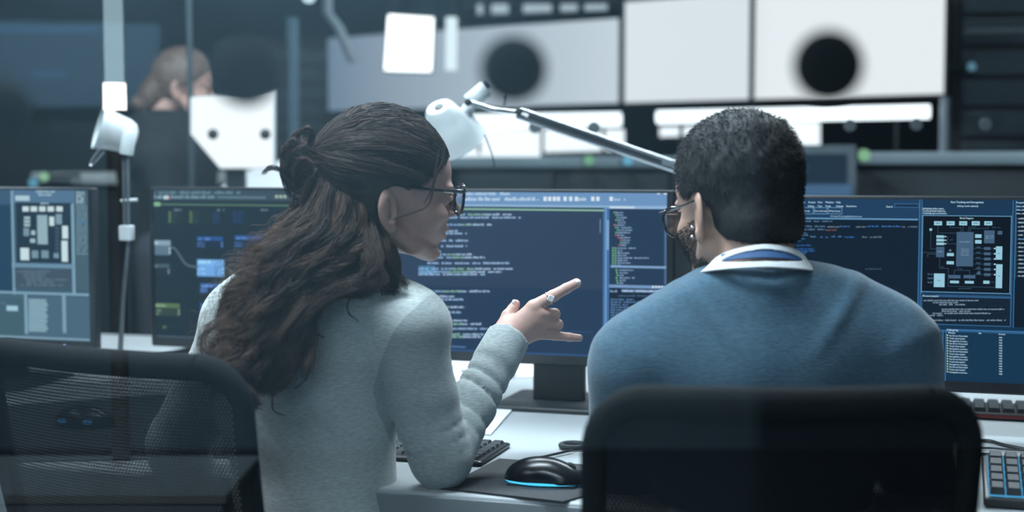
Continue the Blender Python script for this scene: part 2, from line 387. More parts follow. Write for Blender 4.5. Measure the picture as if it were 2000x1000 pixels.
# bright lit panels behind the counter
def litpanel(corn, label, col=(240, 250, 255), s=1.3):
    c = sum((Vector(q) for q in corn), Vector())/4; t = thing('light_box', label, 'light box', 'lit panels behind the counter', loc=c)
    q = [Vector(v)-c for v in corn]; slab('housing', q, .05, bez, t); slab('diffuser', inset(q, .006), .002, em(col, s), t)
    MB().box((-.03, .02, -c.z), (.03, .05, 0)).build('stand', bez, t, False); return t
litpanel(quadpx(1060, 250, 300, 1222, 250, 296, 6.6, 6.6), 'wide lit panel right of the lamp shade behind the arm')
litpanel(quadpx(892, 246, 312, 1058, 250, 310, 6.5, 6.5), 'wide lit panel directly behind the white lamp shade')
litpanel(quadpx(1286, 246, 270, 1420, 243, 266, 6.6, 6.6), 'narrow lit panel left of the head of the man')
litpanel(quadpx(1528, 236, 290, 1604, 236, 290, 6.5, 6.5), 'small square lit panel right of the head of the man')
# long counters with dark fronts
def counter(x0, x1, Y0, Y1, ztop, label, colr=(.20, .26, .29)):
    a, b = P(x0, HROW, Y0), P(x1, HROW, Y1); mid = (a+b)/2; mid.z = 0; d = (b-a); ang = math.atan2(d.y, d.x); L = d.length
    t = thing('counter', label, 'counter', loc=(mid.x, mid.y, 0), rz=ang)
    MB().rbox((-L/2, -.05, ztop-.045), (L/2, .75, ztop), .01, axis=0).build('worktop', mat('counter_top_%d' % (colr[0]*100), colr, .5, noise=.1, scale=5), t)
    MB().box((-L/2+.03, 0, 0), (L/2-.03, .7, ztop-.045)).build('body', mat('counter_front', (.012, .017, .021), .6, noise=.4, scale=4), t, False)
    n = int(L/.45)
    for k in range(n): MB().rbox((-L/2+.05+k*L/n, -.018, .05), (-L/2+(k+1)*L/n-.02, 0, ztop-.06), .004).build('panel', mat('counter_panel', (.022, .030, .036), .55, noise=.4, scale=3), t)
    return t
counter(880, 1560, 5.7, 5.2, 1.262, 'long grey topped counter behind the centre monitor')
counter(1650, 2060, 5.0, 4.6, 1.275, 'grey topped counter behind the right monitor')
counter(80, 262, 5.6, 5.3, 1.20, 'pale topped counter behind the far left monitor', (.42, .46, .46))
# small status lights
for (px, py, Y, r, col, lab) in ((1150, 313, 5.1, .019, (120, 175, 140), 'green status light on the counter behind the centre monitor'),
                                 (1226, 313, 5.1, .019, (110, 175, 205), 'cyan status light on the counter right of the green one'),
                                 (1688, 303, 4.7, .020, (130, 180, 140), 'green status light above the right monitor'),
                                 (86, 345, 5.0, .017, (140, 185, 150), 'green status light above the far left monitor'),
                                 (65, 357, 5.0, .017, (90, 150, 175), 'blue status light above the far left monitor'),
                                 (1898, 130, 6.15, .017, (95, 140, 160), 'blue status light on the rack at the upper right')):
    t = thing('status_light', lab, 'indicator light', 'status lights in the background', loc=P(px, py, Y))
    MB().sphere((0, 0, 0), r).build('lens', em(col, 1.0), t); MB().lathe([(r*1.05, .0), (r*1.05, .03), (r*.5, .04), (r*.5, .62)], 20, (0, .005, 0), (0, 1, 0)).build('socket', bez, t)
# dividers in the counter zone
for (x0, x1, y0, y1, Y, c, lab) in ((1590, 1668, 284, 300, 4.9, (.30, .36, .40), 'grey screen top edge right of the man'),):
    pass
t = thing('background_monitor', 'blurred blue monitor standing on the counter right of the head of the man', 'monitor', loc=P(1610, 300, 4.75)); l0 = Vector(t.location)
q = [v-l0 for v in quadpx(1545, 283, 385, 1672, 283, 385, 4.75, 4.7)]; slab('housing', q, .04, mat('grey_plastic', (.09, .12, .14), .5, noise=.1), t)
slab('screen', inset(q, .03), .002, em((38, 56, 72)), t); q2 = [v-l0 for v in quadpx(1556, 360, 384, 1664, 360, 384, 4.735, 4.685)]; slab('taskbar', q2, .002, em((72, 104, 136)), t)
q2 = [v-l0 for v in quadpx(1572, 318, 340, 1592, 318, 340, 4.735, 4.73)]; slab('icon', q2, .002, em((70, 110, 150)), t)
# partition uprights
def post(px, y0, y1, Y, r, m, lab):
    a, b = P(px, y0, Y), P(px, y1, Y); a.z = a.z if y0 > 0 else CEIL; b.z = 0 if y0 <= 0 or px < 600 else 1.276; b.x = a.x; b.y = a.y; o = MB().tube([a, b], r, 16).build('upright_pole', m); tag(o, lab, 'pole', 'upright poles in the background'); return o
post(1846, 190, 340, 5.2, .018, mat('pale_metal', (.30, .34, .37), .5, noise=.1), 'pale grey pole at the right end of the wall displays')
post(571, 35, 330, 6.2, .026, mat('pole_blue', (.10, .17, .22), .5, noise=.1), 'blue grey pole left of the bun of the woman')
post(368, -60, 420, 4.62, .010, mat('pole_grey', (.035, .05, .06), .5, noise=.1), 'thin grey pole in front of the standing person')
q0 = P(640, 25, 6.6); o = MB().tube([Vector((q0.x, q0.y, CEIL)), q0, P(662, 55, 6.6), P(690, 120, 6.6)], .022, 12).build('lamp_arm', mat('pale_metal', (.3, .34, .37))); tag(o, 'slanted pale metal lamp arm left of the square light panel', 'lamp arm')
# dim screen at upper left
t = thing('projection_screen', 'wide dim blue grey projection screen at the upper left', 'screen', loc=P(130, 130, 8.0)); l0 = Vector(t.location)
q = [v-l0 for v in quadpx(-120, 34, 214, 316, 44, 210, 8.3, 7.9)]; slab('housing', q, .05, bez, t); slab('picture', inset(q, .01), .002, em((48, 68, 84)), t)
for (yy, h, xa, xb) in ((52, 10, -100, 200), (140, 9, 20, 130)):
    slab('picture_band', [v-l0 for v in quadpx(xa, yy, yy+h, xb, yy, yy+h, 8.2, 8.0)], .002, em((52, 82, 112)), t)
# dark office chairs and racks at the sides
rack_m = mat('rack_black', (.010, .014, .017), .5, noise=.3, scale=5)
t = thing('server_rack', 'tall black server rack at the right edge of the office', 'rack', loc=(2.33, 6.3, 0), rz=math.radians(-14))
MB().rbox((-.38, 0, 0), (.75, .8, 2.3), .01).build('cabinet', rack_m, t)
for k in range(9):
    MB().rbox((-.33, -.03, .95+k*.135), (.7, 0, 1.06+k*.135), .005).build('server_unit', mat('rack_unit', (.05, .066, .076), .4, .3, noise=.3, scale=9), t)
MB().rbox((-.33, -.05, 1.80), (.7, -.02, 1.825), .004).build('shelf_edge', mat('rack_edge', (.11, .13, .14), .5, noise=.2), t)
t = thing('cabinet', 'dark cabinet between the pole and the wall displays at upper centre', 'cabinet', loc=(-1.12, 8.2, 0))
MB().rbox((-.30, 0, 0), (.13, .4, 1.95), .01).build('body', rack_m, t)
for k in range(8): MB().rbox((-.28, -.015, 1.1+k*.1), (.11, 0, 1.18+k*.1), .004).build('drawer', mat('rack_unit', (.02, .03, .03)), t)
t = thing('armchair', 'dark upholstered high back chair at the left edge of the office', 'chair', loc=(-2.12, 6.7, 0), rz=.2)
MB().rbox((-.32, 0, .5), (.36, .12, 1.44), .09, 6).build('backrest', mat('dark_upholstery', (.010, .016, .019), .9, noise=.3, scale=30), t)
MB().rbox((-.32, -.5, .38), (.36, .02, .5), .04, 4).build('seat', mat('dark_upholstery', (.01, .016, .019)), t)
MB().tube([(0, -.2, .06), (0, -.2, .38)], .03).build('column', bez, t)
for k in range(5):
    a = 2*PI*k/5; MB().tube([(0, -.2, .08), (.3*math.cos(a), -.2+.3*math.sin(a), .03)], .018).build('leg', bez, t)
# curtain-like dark partition behind the standing person
# far bright "bitten" screen and white sheets beneath
t = thing('light_screen', 'very bright white screen beside the standing person', 'screen', loc=P(455, 260, 4.45)); l0 = Vector(t.location)
q = [v-l0 for v in (P(372, 190, 4.45), P(536, 176, 4.45), P(536, 330, 4.45), P(430, 330, 4.45), P(372, 262, 4.45))]
n = Vector((0, .03, 0))
raw('housing', q+[v+n for v in q], [(4,3,2,1,0),(5,6,7,8,9)]+[(i,(i+1) % 5,(i+1) % 5+5,i+5) for i in range(5)], mat('white_lacquer', (.5,.5,.5)), t, False)
q2 = [v*.97+Vector((0, -.004, 0)) for v in q]; raw('diffuser', q2, [(4,3,2,1,0)], em((245, 252, 255), 1.15), t, False)
MB().box((-.03, .031, -l0.z), (.03, .06, 0)).build('stand', bez, t, False)
for i_, (px, lab) in enumerate(((416, 'left'), (518, 'right'))):
    MB().sphere(P(px, 262, 4.41)-l0, .017, 8).build('knob', mat('knob_black', (.01, .012, .014), .4, noise=.1), t)
c_ = P(535, 372, 4.7); t = thing('cabinet', 'dark cabinet carrying the slanted paper sheets behind the bun of the woman', 'cabinet', loc=(c_.x+.07, 4.82, 0))
MB().rbox((-.15, -.12, 0), (.15, .14, c_.z-.012), .01).build('body', rack_m, t)
for k in range(3): MB().rbox((-.14, -.135, .05+k*.36), (.14, -.12, .37+k*.36), .005).build('drawer', mat('rack_unit', (.02, .03, .03)), t)
o = slab('paper_sheets', [P(470, 338, 4.9), P(560, 310, 4.9), P(600, 372, 4.7), P(424, 372, 4.7)], .01, mat('white_paper', (.76, .79, .82), .6, noise=.05, scale=20)); tag(o, 'slanted white paper sheets behind the bun of the woman', 'paper')
# ---- second glass partition deeper in the room, with a row of small round grey stickers
for (px, py) in ((1045, 248), (1160, 250), (1528, 243), (1660, 245), (1790, 243), (1925, 243)):
    c = P(px, py, 3.9)
    o = MB().lathe([(.0165, -.001), (.0175, 0), (.0165, .001)], 28, c, c+Vector((0, 1, 0))).build('glass_dot', mat('grey_vinyl', (.055, .07, .08), .6, noise=.1, scale=90))
    n_ = {1045: 'small grey round sticker on the rear glass half hidden under the lamp arm', 1160: 'small grey sticker on the rear glass before the lit panel above the lamp arm',
          1528: 'small grey sticker on the rear glass at the upper right of the hair', 1660: 'small grey round sticker on the rear glass under the big black sticker on the right',
          1790: 'small grey round sticker on the rear glass left of the pale pole', 1925: 'small grey round sticker on the rear glass at the far right, above the right monitor'}[px]
    tag(o, n_, 'sticker', 'small round stickers on the rear glass')
struct(raw('window_3', [(-.25, 3.903, .8), (2.2, 3.903, .8), (2.2, 3.903, 2.6), (-.25, 3.903, 2.6)], [(0, 1, 2, 3)], glass_mat('rear_glass', .3), None, False))
struct(MB().box((-.27, 3.89, .0), (2.2, 3.915, .8)).build('trim_3', rack_m, smooth=False))
struct(MB().box((-.27, 3.89, 2.6), (2.2, 3.915, CEIL)).build('trim_4', rack_m, smooth=False))
# ================================================================= the desks and what stands on them
ZD = .735
A0 = Pz(789, 958, ZD); A0.z = 0
def dk(s, t, z=ZD): q = A0 + U*s + V_*t; return Vector((q.x, q.y, z))   # s along the front edge, t away from the edge
desk_top = mat('white_desk_laminate', (.36, .39, .405), .42, noise=.05, scale=7)
leg_m = mat('desk_steel', (.05, .06, .07), .4, .8, noise=.1)
def desk(s0, s1, label):
    mid = dk((s0+s1)/2, 0, 0); t = thing('desk', label, 'desk', 'white desks in one row', loc=mid, rz=R17); L = s1-s0
    MB().rbox((-L/2+.001, 0, ZD-.03), (L/2-.001, 1.62, ZD), .006, axis=0).build('desktop', desk_top, t)
    for sx in (-1, 1):
        for y in (.08, 1.54): MB().rbox((sx*(L/2-.08)-.03, y-.03, 0), (sx*(L/2-.08)+.03, y+.03, ZD-.03), .006, axis=2).build('leg', leg_m, t)
    MB().rbox((-L/2+.004, -.004, ZD-.15), (L/2-.004, .012, ZD-.006), .002, axis=0).build('apron', mat('desk_apron_grey', (.17, .195, .21), .5, noise=.05, scale=7), t, label='grey front panel under the white desktop')
    MB().rbox((-L/2+.1, .86, ZD-.09), (L/2-.1, .90, ZD-.03), .004, axis=0).build('crossbar', leg_m, t)
desk(-1.75, -.32, 'white desk behind the mesh chair on the left'); desk(-.32, 1.2, 'white desk the woman rests her elbow on'); desk(1.2, 2.6, 'white desk at the right edge with no one at it')

bez2 = mat('monitor_black', (.012, .014, .017), .35, noise=.15, scale=90)
class Mon:
    def __init__(s, pxc, Y, rz, label, top=1.185, wd=.555, ht=.36, so=0.):
        c = P(pxc, HROW, Y); s.W, s.H = wd, ht
        s.t = thing('monitor', label, 'monitor', 'flat monitors in a row on the desks', loc=(c.x, c.y, ZD), rz=rz)
        s.M = Matrix.Translation((c.x, c.y, ZD)) @ Matrix.Rotation(rz, 4, 'Z'); s.Mi = s.M.inverted(); s.z1 = top-ZD; s.z0 = s.z1-ht
        MB().rbox((-wd/2, 0, s.z0), (wd/2, .022, s.z1), .006, 4).build('housing', bez2, s.t)
        MB().rbox((-wd*.3, .02, s.z0+.05), (wd*.3, .05, s.z1-.06), .02, 4).build('rear_cover', bez2, s.t)
        MB().rbox((-.056+so, .05, .008), (.056+so, .075, s.z0+.16), .008, 3, axis=2).build('stand_neck', mat('stand_black', (.013, .016, .019), .5, noise=.2, scale=40), s.t)
        MB().rbox((-.115+so, -.055, 0), (.115+so, .17, .010), .012, 4, axis=2).build('stand_base', mat('stand_black', (.013, .016, .019)), s.t)
        s.x0, s.x1, s.y0, s.y1 = -wd/2+.014, wd/2-.014, s.z0+.021, s.z1-.006
        s.scr = MB().box((s.x0, -.0012, s.y0), (s.x1, 0, s.y1))
        s.fills = {}; s.lay = 0
    def loc(s, px, py):
        o = s.Mi @ Vector((0, 0, CAM_H)); q = s.Mi @ P(px, py, 2.0); d = q-o; k = -o.y/d.y; r = o+d*k; return r.x, r.z
    def base(s, c): s.scr_o = s.scr.build('screen', em(c), s.t, False)
    def R(s, x0, y0, x1, y1, c, lay=1):
        """rectangle on the screen; photo pixel corners give its place in the screen's own plane"""
        my, mx = (y0+y1)/2, (x0+x1)/2; a = s.loc(x0, my)[0]; b = s.loc(x1, my)[0]; t = s.loc(mx, y0)[1]; u = s.loc(mx, y1)[1]
        a, b = max(a, s.x0), min(b, s.x1); t, u = min(t, s.y1), max(u, s.y0)
        if b <= a or t <= u: return
        s.L(a, b, t, u, c, lay)
    def L(s, a, b, t, u, c, lay=1):
        y = -.0013-.00025*lay; mb = s.fills.setdefault(c, MB())
        mb.add([(a, y, u), (b, y, u), (b, y, t), (a, y, t)], [(0, 1, 2, 3)])
    def box(s, x0, y0, x1, y1, c, w=1.6, lay=2):
        s.R(x0, y0, x1, y0+w, c, lay); s.R(x0, y1-w, x1, y1, c, lay); s.R(x0, y0, x0+w, y1, c, lay); s.R(x1-w, y0, x1, y1, c, lay)
    def words(s, x0, x1, y, h, c, lay=2, seed=0, density=.8):
        """a line too blurred to read: word-long runs of letter-like strokes"""
        r = random.Random(seed*977+int(x0*7+y*13)); x = x0
        while x < x1:
            wl = r.uniform(2.2, 9)*h*.45; e = min(x+wl, x1)
            while x < e:
                k = r.uniform(.35, .6)*h; hh = h*(1 if r.random() < .3 else .72)
                s.R(x, y+h-hh, min(x+k*.75, e), y+h, c, lay); x += k
            x = e + h*.45*(1 if r.random() < density else 3)
    def text(s, x, y, h, body, c, align='LEFT', lay=3, name='screen_text'):
        a, b = s.loc(x, y); hh = s.loc(x, y-h)[1]-b
        cu = bpy.data.curves.new('t', 'FONT'); cu.body = body; cu.align_x = align; cu.size = hh*1.08; cu.resolution_u = 2; cu.offset = hh*.02
        ob = bpy.data.objects.new('t', cu); C.collection.objects.link(ob); dg = bpy.context.evaluated_depsgraph_get()
        me = bpy.data.meshes.new_from_object(ob.evaluated_get(dg)); yl = -.0013-.00025*lay
        mb = s.fills.setdefault(c, MB()); mb.add([(v.co.x+a, yl, v.co.y+b) for v in me.vertices], [tuple(p.vertices) for p in me.polygons])
        bpy.data.objects.remove(ob); bpy.data.curves.remove(cu); bpy.data.meshes.remove(me)
    def finish(s):
        cs = list(s.fills); big = MB(); mats = []
        for i, c in enumerate(cs):
            m = s.fills[c]; b = len(big.v); big.v += m.v; big.f += [tuple(k+b for k in f) for f in m.f]; big.mi += [i]*len(m.f); mats.append(em(c))
        big.build('screen_interface', mats, s.scr_o, False)

# ---------------- the centre monitor
m = Mon(1032, 2.908, R17, 'monitor with code that the woman points at', wd=.602, so=.05)
m.base((38, 60, 88))
m.R(700, 370, 1308, 402, (112, 152, 196), 1); m.R(700, 400, 1308, 404, (150, 185, 215), 2)
m.words(905, 1000, 375, 6, (190, 215, 235), 3, 1); m.words(905, 1045, 385, 7, (200, 222, 240), 3, 2); m.R(1000, 389, 1055, 391, (160, 190, 220), 3)
for x in (1062, 1071, 1080, 1088, 1101, 1112, 1123, 1155, 1165, 1191): m.R(x, 384, x+6.5, 392.5, (225, 238, 248), 3)
m.words(1130, 1152, 386, 6, (200, 220, 240), 3, 3); m.words(1200, 1222, 387, 5, (180, 205, 230), 3, 3)
m.R(1284, 375, 1289, 380, (210, 225, 240), 3); m.R(1297, 373, 1303, 380, (225, 235, 245), 3)
m.R(700, 407, 1181, 410, (150, 196, 170), 3)
m.R(700, 410, 1183, 560, (48, 66, 92), 1)
code = [(418, 868, 1000), (424, 868, 1018), (438, 868, 962), (450, 862, 895), (455, 862, 912), (469, 862, 915), (480, 862, 912), (490, 850, 862), (496, 850, 922), (502, 850, 948),
        (513, 835, 995), (524, 818, 1002), (530, 818, 980), (535, 818, 948), (568, 815, 957), (578, 815, 888), (584, 822, 906), (592, 830, 858), (599, 838, 908), (609, 838, 906),
        (625, 845, 915), (632, 848, 942), (641, 850, 955), (652, 850, 945), (657, 850, 940)]
for i, (y, a, b) in enumerate(code):
    if i % 3 != 1 and b-a > 60:
        k = a+(b-a)*.35; m.words(a, k, y-1.6, 4.2, (150, 188, 230), 2, i); m.words(k, k+(b-a)*.25, y-1.6, 4.2, (150, 198, 180), 2, i+50); m.words(k+(b-a)*.25, b, y-1.6, 4.2, (178, 206, 236), 2, i)
    else: m.words(a, b, y-1.6, 4.2, (165, 198, 234), 2, i)
m.R(818, 519, 850, 537, (84, 146, 190), 1)
m.R(700, 640, 1158, 641, (60, 90, 130), 2); m.R(850, 675, 910, 678, (84, 120, 170), 2)
m.R(1178, 404, 1190, 697, (72, 116, 168), 2); m.R(1182.5, 404, 1184.5, 697, (130, 175, 220), 3); m.R(1186, 430, 1189.5, 488, (140, 175, 215), 4)
m.R(1172, 428, 1173.5, 455, (120, 150, 185), 3)
m.R(1190, 402, 1303, 408, (150, 185, 220), 3); m.R(1191, 403, 1240, 407, (205, 225, 240), 4)
rr = random.Random(4)
xo = [0, 2, 4, 2, 5, 0, 2, 4, 2, 2, 5, 8, 8, 6]
for i in range(14):
    y = 413.5+i*4.9; x = 1199+xo[i]*1.6; red = i in (5, 9, 10, 11, 13)
    m.R(x, y, x+2.6, y+3, (200, 110, 100) if red else (120, 190, 140), 3); m.words(x+4, x+rr.uniform(14, 34), y, 2.9, (150, 180, 215), 3, i+9)
for i in range(8):
    y = 483+i*4.8; m.R(1196, y, 1199, y+3, (125, 190, 145), 3); m.R(1201, y, 1204, y+3, (125, 190, 145), 3)
    m.words(1206, 1206+[36, 10, 24, 22, 62, 20, 30, 8][i], y, 2.9, (150, 180, 215), 3, i+40)
m.R(1193, 519, 1302, 523.5, (130, 165, 205), 3)
for i in range(7): y = 526+i*5; m.R(1203+i % 3, y, 1206+i % 3, y+3, (125, 195, 140), 3); m.words(1210, 1210+[28, 18, 10, 30, 12, 8, 14][i], y, 2.9, (150, 180, 215), 3, i+70)
m.R(1297, 410, 1302, 556, (60, 90, 130), 2)
for i in range(30): m.R(1299.5, 412+i*4.8, 1301.5, 414.5+i*4.8, (120, 150, 185), 3)
m.R(1190, 557, 1302, 563, (120, 155, 200), 3)
for x in (1274, 1280, 1286, 1292): m.R(x, 558, x+3.5, 562, (225, 238, 248), 4)
m.R(1190, 563, 1302, 700, (24, 38, 58), 2); m.words(1192, 1208, 566, 4.5, (150, 180, 215), 3, 5); m.R(1214, 566, 1297, 571, (110, 145, 190), 3); m.words(1216, 1290, 566, 4, (190, 212, 236), 4, 6)
m.words(1208, 1270, 576, 3, (80, 112, 150), 3, 8); m.words(1284, 1296, 576, 3, (110, 170, 120), 3, 8)
for i in range(22): m.words(1193, 1193+[45, 70, 34, 57, 30, 38, 52, 44, 60, 28, 40][i % 11], 583+i*5.1, 3.3, (100, 140, 190), 3, i+90)
m.R(700, 684, 1180, 697, (52, 84, 128), 1); m.R(700, 690, 1180, 692, (88, 130, 184), 2)
m.R(1156, 693, 1165, 699, (205, 222, 238), 4)
m.finish()

# ---------------- the right monitor
m = Mon(1764, 2.62, R17, 'monitor with a block diagram to the right of the man', top=1.178, wd=.56)
m.base((24, 54, 80)); W = (190, 222, 240); W2 = (150, 188, 214); B1 = (64, 116, 164)
m.R(1400, 386, 1797, 425, (36, 66, 98), 1); m.R(1400, 425, 1793, 428, (100, 148, 184), 2); m.R(1400, 429, 1792, 760, (22, 38, 54), 1)
y = 396.5
for x, s_ in ((1565, 'Edit'), (1579, 'Project'), (1597, 'View'), (1612, 'Window'), (1633, 'Help')): m.text(x, y, 4.3, s_, W)
for x, s_ in ((1561, 'File'), (1578, 'Debug'), (1597, 'Test'), (1612, 'Tools'), (1633, 'Analyze'), (1653, 'Extensions')): m.text(x, 404, 4.2, s_, W)
m.text(1731, 405, 4.3, 'Search', W)
m.box(1747, 397.5, 1795, 405.5, B1, 1); m.R(1748, 398, 1794, 405, (30, 52, 74), 1)
for (a, b, s_) in ((1560, 1589, 'file_view.cpp'), (1590, 1616, 'face_track.cpp'), (1617, 1645, 'debug_log.cpp')): m.box(a, 405, b, 418, (110, 158, 196), 1); m.text(a+1.5, 413, 3.6, s_, W)
m.text(1622, 423.5, 4, 'C:\\Users\\Tracking\\Application.exe', W2)
for i, (a, b, yy, cc) in enumerate(((1560, 1626, 430, (84, 116, 146)), (1562, 1612, 440, (84, 116, 146)), (1616, 1640, 441, (104, 120, 136)), (1640, 1662, 440, (64, 112, 170)), (1672, 1692, 441, (104, 120, 136)), (1694, 1716, 440, (50, 104, 172)),
      (1722, 1760, 440, (60, 110, 175)), (1762, 1792, 441, (90, 108, 130)), (1562, 1612, 446, (84, 116, 146)), (1613, 1634, 447, (120, 84, 84)), (1560, 1576, 453, (84, 120, 150)), (1560, 1580, 457, (80, 116, 150)), (1583, 1596, 460, (90, 124, 154)),
      (1602, 1618, 461, (60, 104, 160)), (1624, 1650, 460, (70, 112, 164)), (1652, 1668, 461, (52, 104, 180)), (1684, 1722, 461, (94, 112, 130)), (1556, 1572, 464, (60, 104, 150)), (1554, 1566, 468, (60, 104, 150)), (1556, 1584, 477, (46, 92, 156)),
      (1556, 1590, 484, (46, 92, 156)), (1556, 1592, 488, (50, 98, 160)), (1554, 1576, 492, (46, 92, 156)), (1690, 1722, 523, (60, 84, 104)))):
    m.words(a, b, yy, 3.6, cc, 3, i+5)
m.R(1793.5, 386, 1795.5, 640, B1, 3); m.R(1798, 386, 1799.5, 640, B1, 3); m.R(1795.5, 386, 1798, 640, (32, 62, 92), 2)
m.R(1799.5, 386, 1980, 600, (30, 58, 86), 1)
m.text(1889, 396.5, 4.6, 'Face Tracking and Recognition', W, 'CENTER'); m.text(1890, 403.8, 4, '(debug mode enabled)', W, 'CENTER')
for i, s_ in enumerate(('Analyzing video input..', 'Tracking facial features..', 'Tracking eye movement..')): m.text(1802, 408.5+i*4.6, 4.2, s_, W)
m.R(1801, 421.5, 1974, 571.5, (18, 28, 40), 2); m.box(1800.5, 421, 1974.5, 572, (110, 168, 205), 1.2, 3)
m.text(1888, 427.5, 4, 'Block Diagram', W, 'CENTER')
LC = (62, 92, 116); BL = (150, 200, 218); GB = (70, 98, 126)
def ln(*pts):
    for (xa, ya), (xb, yb) in zip(pts, pts[1:]): m.R(min(xa, xb)-.35, min(ya, yb)-.35, max(xa, xb)+.35, max(ya, yb)+.35, LC, 4)
for x in (1824.5, 1849, 1873.5, 1898, 1922.5): m.R(x, 432, x+15.5, 440, BL, 5); m.words(x+4, x+12, 434.6, 2.2, (60, 90, 110), 6, int(x))
ln((1832, 440), (1832, 455), (1870, 455)); ln((1856, 440), (1856, 444.5), (1877, 444.5), (1877, 455)); ln((1881, 440), (1881, 455)); ln((1905, 440), (1905, 443), (1892, 443), (1892, 455)); ln((1930, 440), (1930, 446), (1895, 446), (1895, 455))
m.R(1868, 453, 1901, 520, GB, 5); m.words(1873, 1895, 471, 2, (130, 160, 185), 6, 3)
for i in range(4): m.words(1877, 1892, 485+i*4, 2.2, (120, 150, 175), 6, i)
ln((1818, 450), (1818, 486), (1830, 486)); m.R(1815.5, 446, 1820.5, 450.5, BL, 5)
for i in range(3): m.R(1829, 459.5+i*7, 1844, 464.5+i*7, BL, 5); ln((1844, 462+i*7), (1851, 462+i*7)); m.R(1845, 461+i*7, 1848, 463+i*7, W, 6)
ln((1851, 462), (1851, 476), (1868, 476)); m.words(1855, 1861, 467, 2, LC, 5, 1)
m.R(1828.5, 482, 1844.5, 502, GB, 5); m.words(1831, 1842, 490, 2, (130, 160, 185), 6, 2); ln((1803, 493), (1828, 493)); ln((1812, 502), (1812, 496), (1828, 496))
m.R(1849.5, 494, 1863, 500, BL, 5); m.R(1853.5, 487, 1858, 491, (90, 120, 150), 5); m.R(1849, 510, 1863, 516, BL, 5)
ln((1835, 502), (1835, 524), (1852, 524), (1852, 560)); m.words(1838, 1844, 520, 2, LC, 5, 1)
m.R(1904.5, 457.5, 1917, 464.5, BL, 5); m.R(1904.5, 468.5, 1917, 475.5, BL, 5); m.R(1922, 450, 1942.5, 475, GB, 5); m.words(1925, 1940, 460, 2, (130, 160, 185), 6, 1); m.words(1925, 1940, 464, 2, (130, 160, 185), 6, 2)
m.R(1948.5, 451, 1957.5, 458, GB, 5); m.words(1938, 1954, 443, 2, LC, 5, 8)
for i in range(6):
    yy = 482.5+i*10.2; m.R(1922, yy, 1934.5, yy+5.5, GB, 5); ln((1902, yy+2.5), (1922, yy+2.5)); m.words(1907, 1915, yy-1, 2, (80, 110, 135), 5, i)
    ln((1934, yy+2.5), (1945, yy+2.5)); m.R(1941.5, yy+1.5, 1944.5, yy+4, W, 6)
m.R(1945, 481, 1957.5, 507, BL, 5); m.R(1945, 516, 1957.5, 562.5, BL, 5); m.text(1951, 496, 3, 'I/O', (60, 90, 110), 'CENTER', 6); m.text(1951, 540, 3, 'I/O', (60, 90, 110), 'CENTER', 6)
ln((1871, 520), (1871, 528)); ln((1864, 537), (1864, 528), (1894, 528), (1894, 537)); m.words(1874, 1880, 524, 2, LC, 5, 3)
m.R(1852.5, 537, 1876, 543.5, GB, 5); m.R(1882, 537, 1905, 543.5, GB, 5); m.R(1855.5, 548, 1873, 553, BL, 5); m.R(1884.5, 548.5, 1902, 553.5, BL, 5)
ln((1864, 543), (1864, 548)); ln((1894, 543), (1894, 548)); m.R(1909, 530, 1915, 536, GB, 5); ln((1912, 517), (1912, 530)); m.R(1920.5, 548, 1932.5, 554, BL, 5); ln((1932, 551), (1944, 551))
m.R(1824, 534, 1845, 560.5, BL, 5); m.text(1834, 549, 3, 'CPU', (60, 90, 110), 'CENTER', 6)
for i in range(3): m.words(1812, 1822, 533+i*8, 4, GB, 5, i)
ln((1852, 560), (1944, 560)); m.words(1872, 1898, 562, 2, LC, 5, 4)
m.text(1802, 579, 4.4, 'Documentation', W); m.R(1828, 577.5, 1973, 578.5, B1, 3)
m.R(1800, 580, 1974, 634, (24, 40, 56), 2); m.box(1799.5, 579.5, 1974.5, 635.5, B1, 1.2, 3)
lor = [(1804, 1911, 585), (1822, 1872, 589), (1834, 1886, 593), (1839, 1961, 602), (1839, 1895, 606), (1822, 1936, 610), (1816, 1842, 614), (1815, 1964, 623.5)]
for i, (a, b, yy) in enumerate(lor): m.words(a, b, yy, 3.1, (132, 156, 176), 4, i+20, .9)
m.R(1400, 640, 2060, 644, (50, 96, 138), 3); m.R(1975.5, 386, 1977, 636, B1, 3); m.R(1981, 386, 1982.5, 640, B1, 3)
m.R(1983, 386, 2060, 640, (20, 34, 48), 1); m.R(1983, 386, 2060, 412, (30, 56, 82), 2)
m.text(1985, 397, 4.2, 'Properties', W)
for i in range(3): m.text(1985, 404+i*7, 3.8, 'class_value', W)
for i in range(15): m.R(1985.5, 427+i*8, 1988, 428+i*8, LC, 4); m.words(1989, 2040, 425+i*8, 3.2, (104, 150, 190) if i == 5 else (160, 182, 200), 4, i)
m.R(1984, 424, 1985, 545, LC, 4)
m.R(1840, 644, 1842, 748, B1, 4); m.R(1846, 644, 1848, 748, B1, 4); m.R(1848, 650, 2060, 744, (24, 56, 82), 3); m.R(1848, 645.5, 2060, 647.5, B1, 4)
m.text(1849.5, 645.5, 4.6, 'Debug log', W, lay=5); m.text(1852, 650.5, 3.6, 'Message', W, lay=5); m.text(1911, 652, 3.6, 'File', W, lay=5); m.text(1950, 653.5, 3.6, 'Severity', W, lay=5)
for i in range(15):
    yy = 656.6+i*5.08; m.R(1849.5, yy-3.4, 1851.8, yy-.9, (205, 222, 170), 5); m.text(1854, yy, 3.7, ('No Errors Recorded', 'Track interrupted', 'Recognition success...')[i % 3], W, lay=5); m.text(1951, yy+3.4, 3.7, 'skip', W, lay=5)
m.R(1400, 742, 2060, 746, B1, 4)
m.finish()

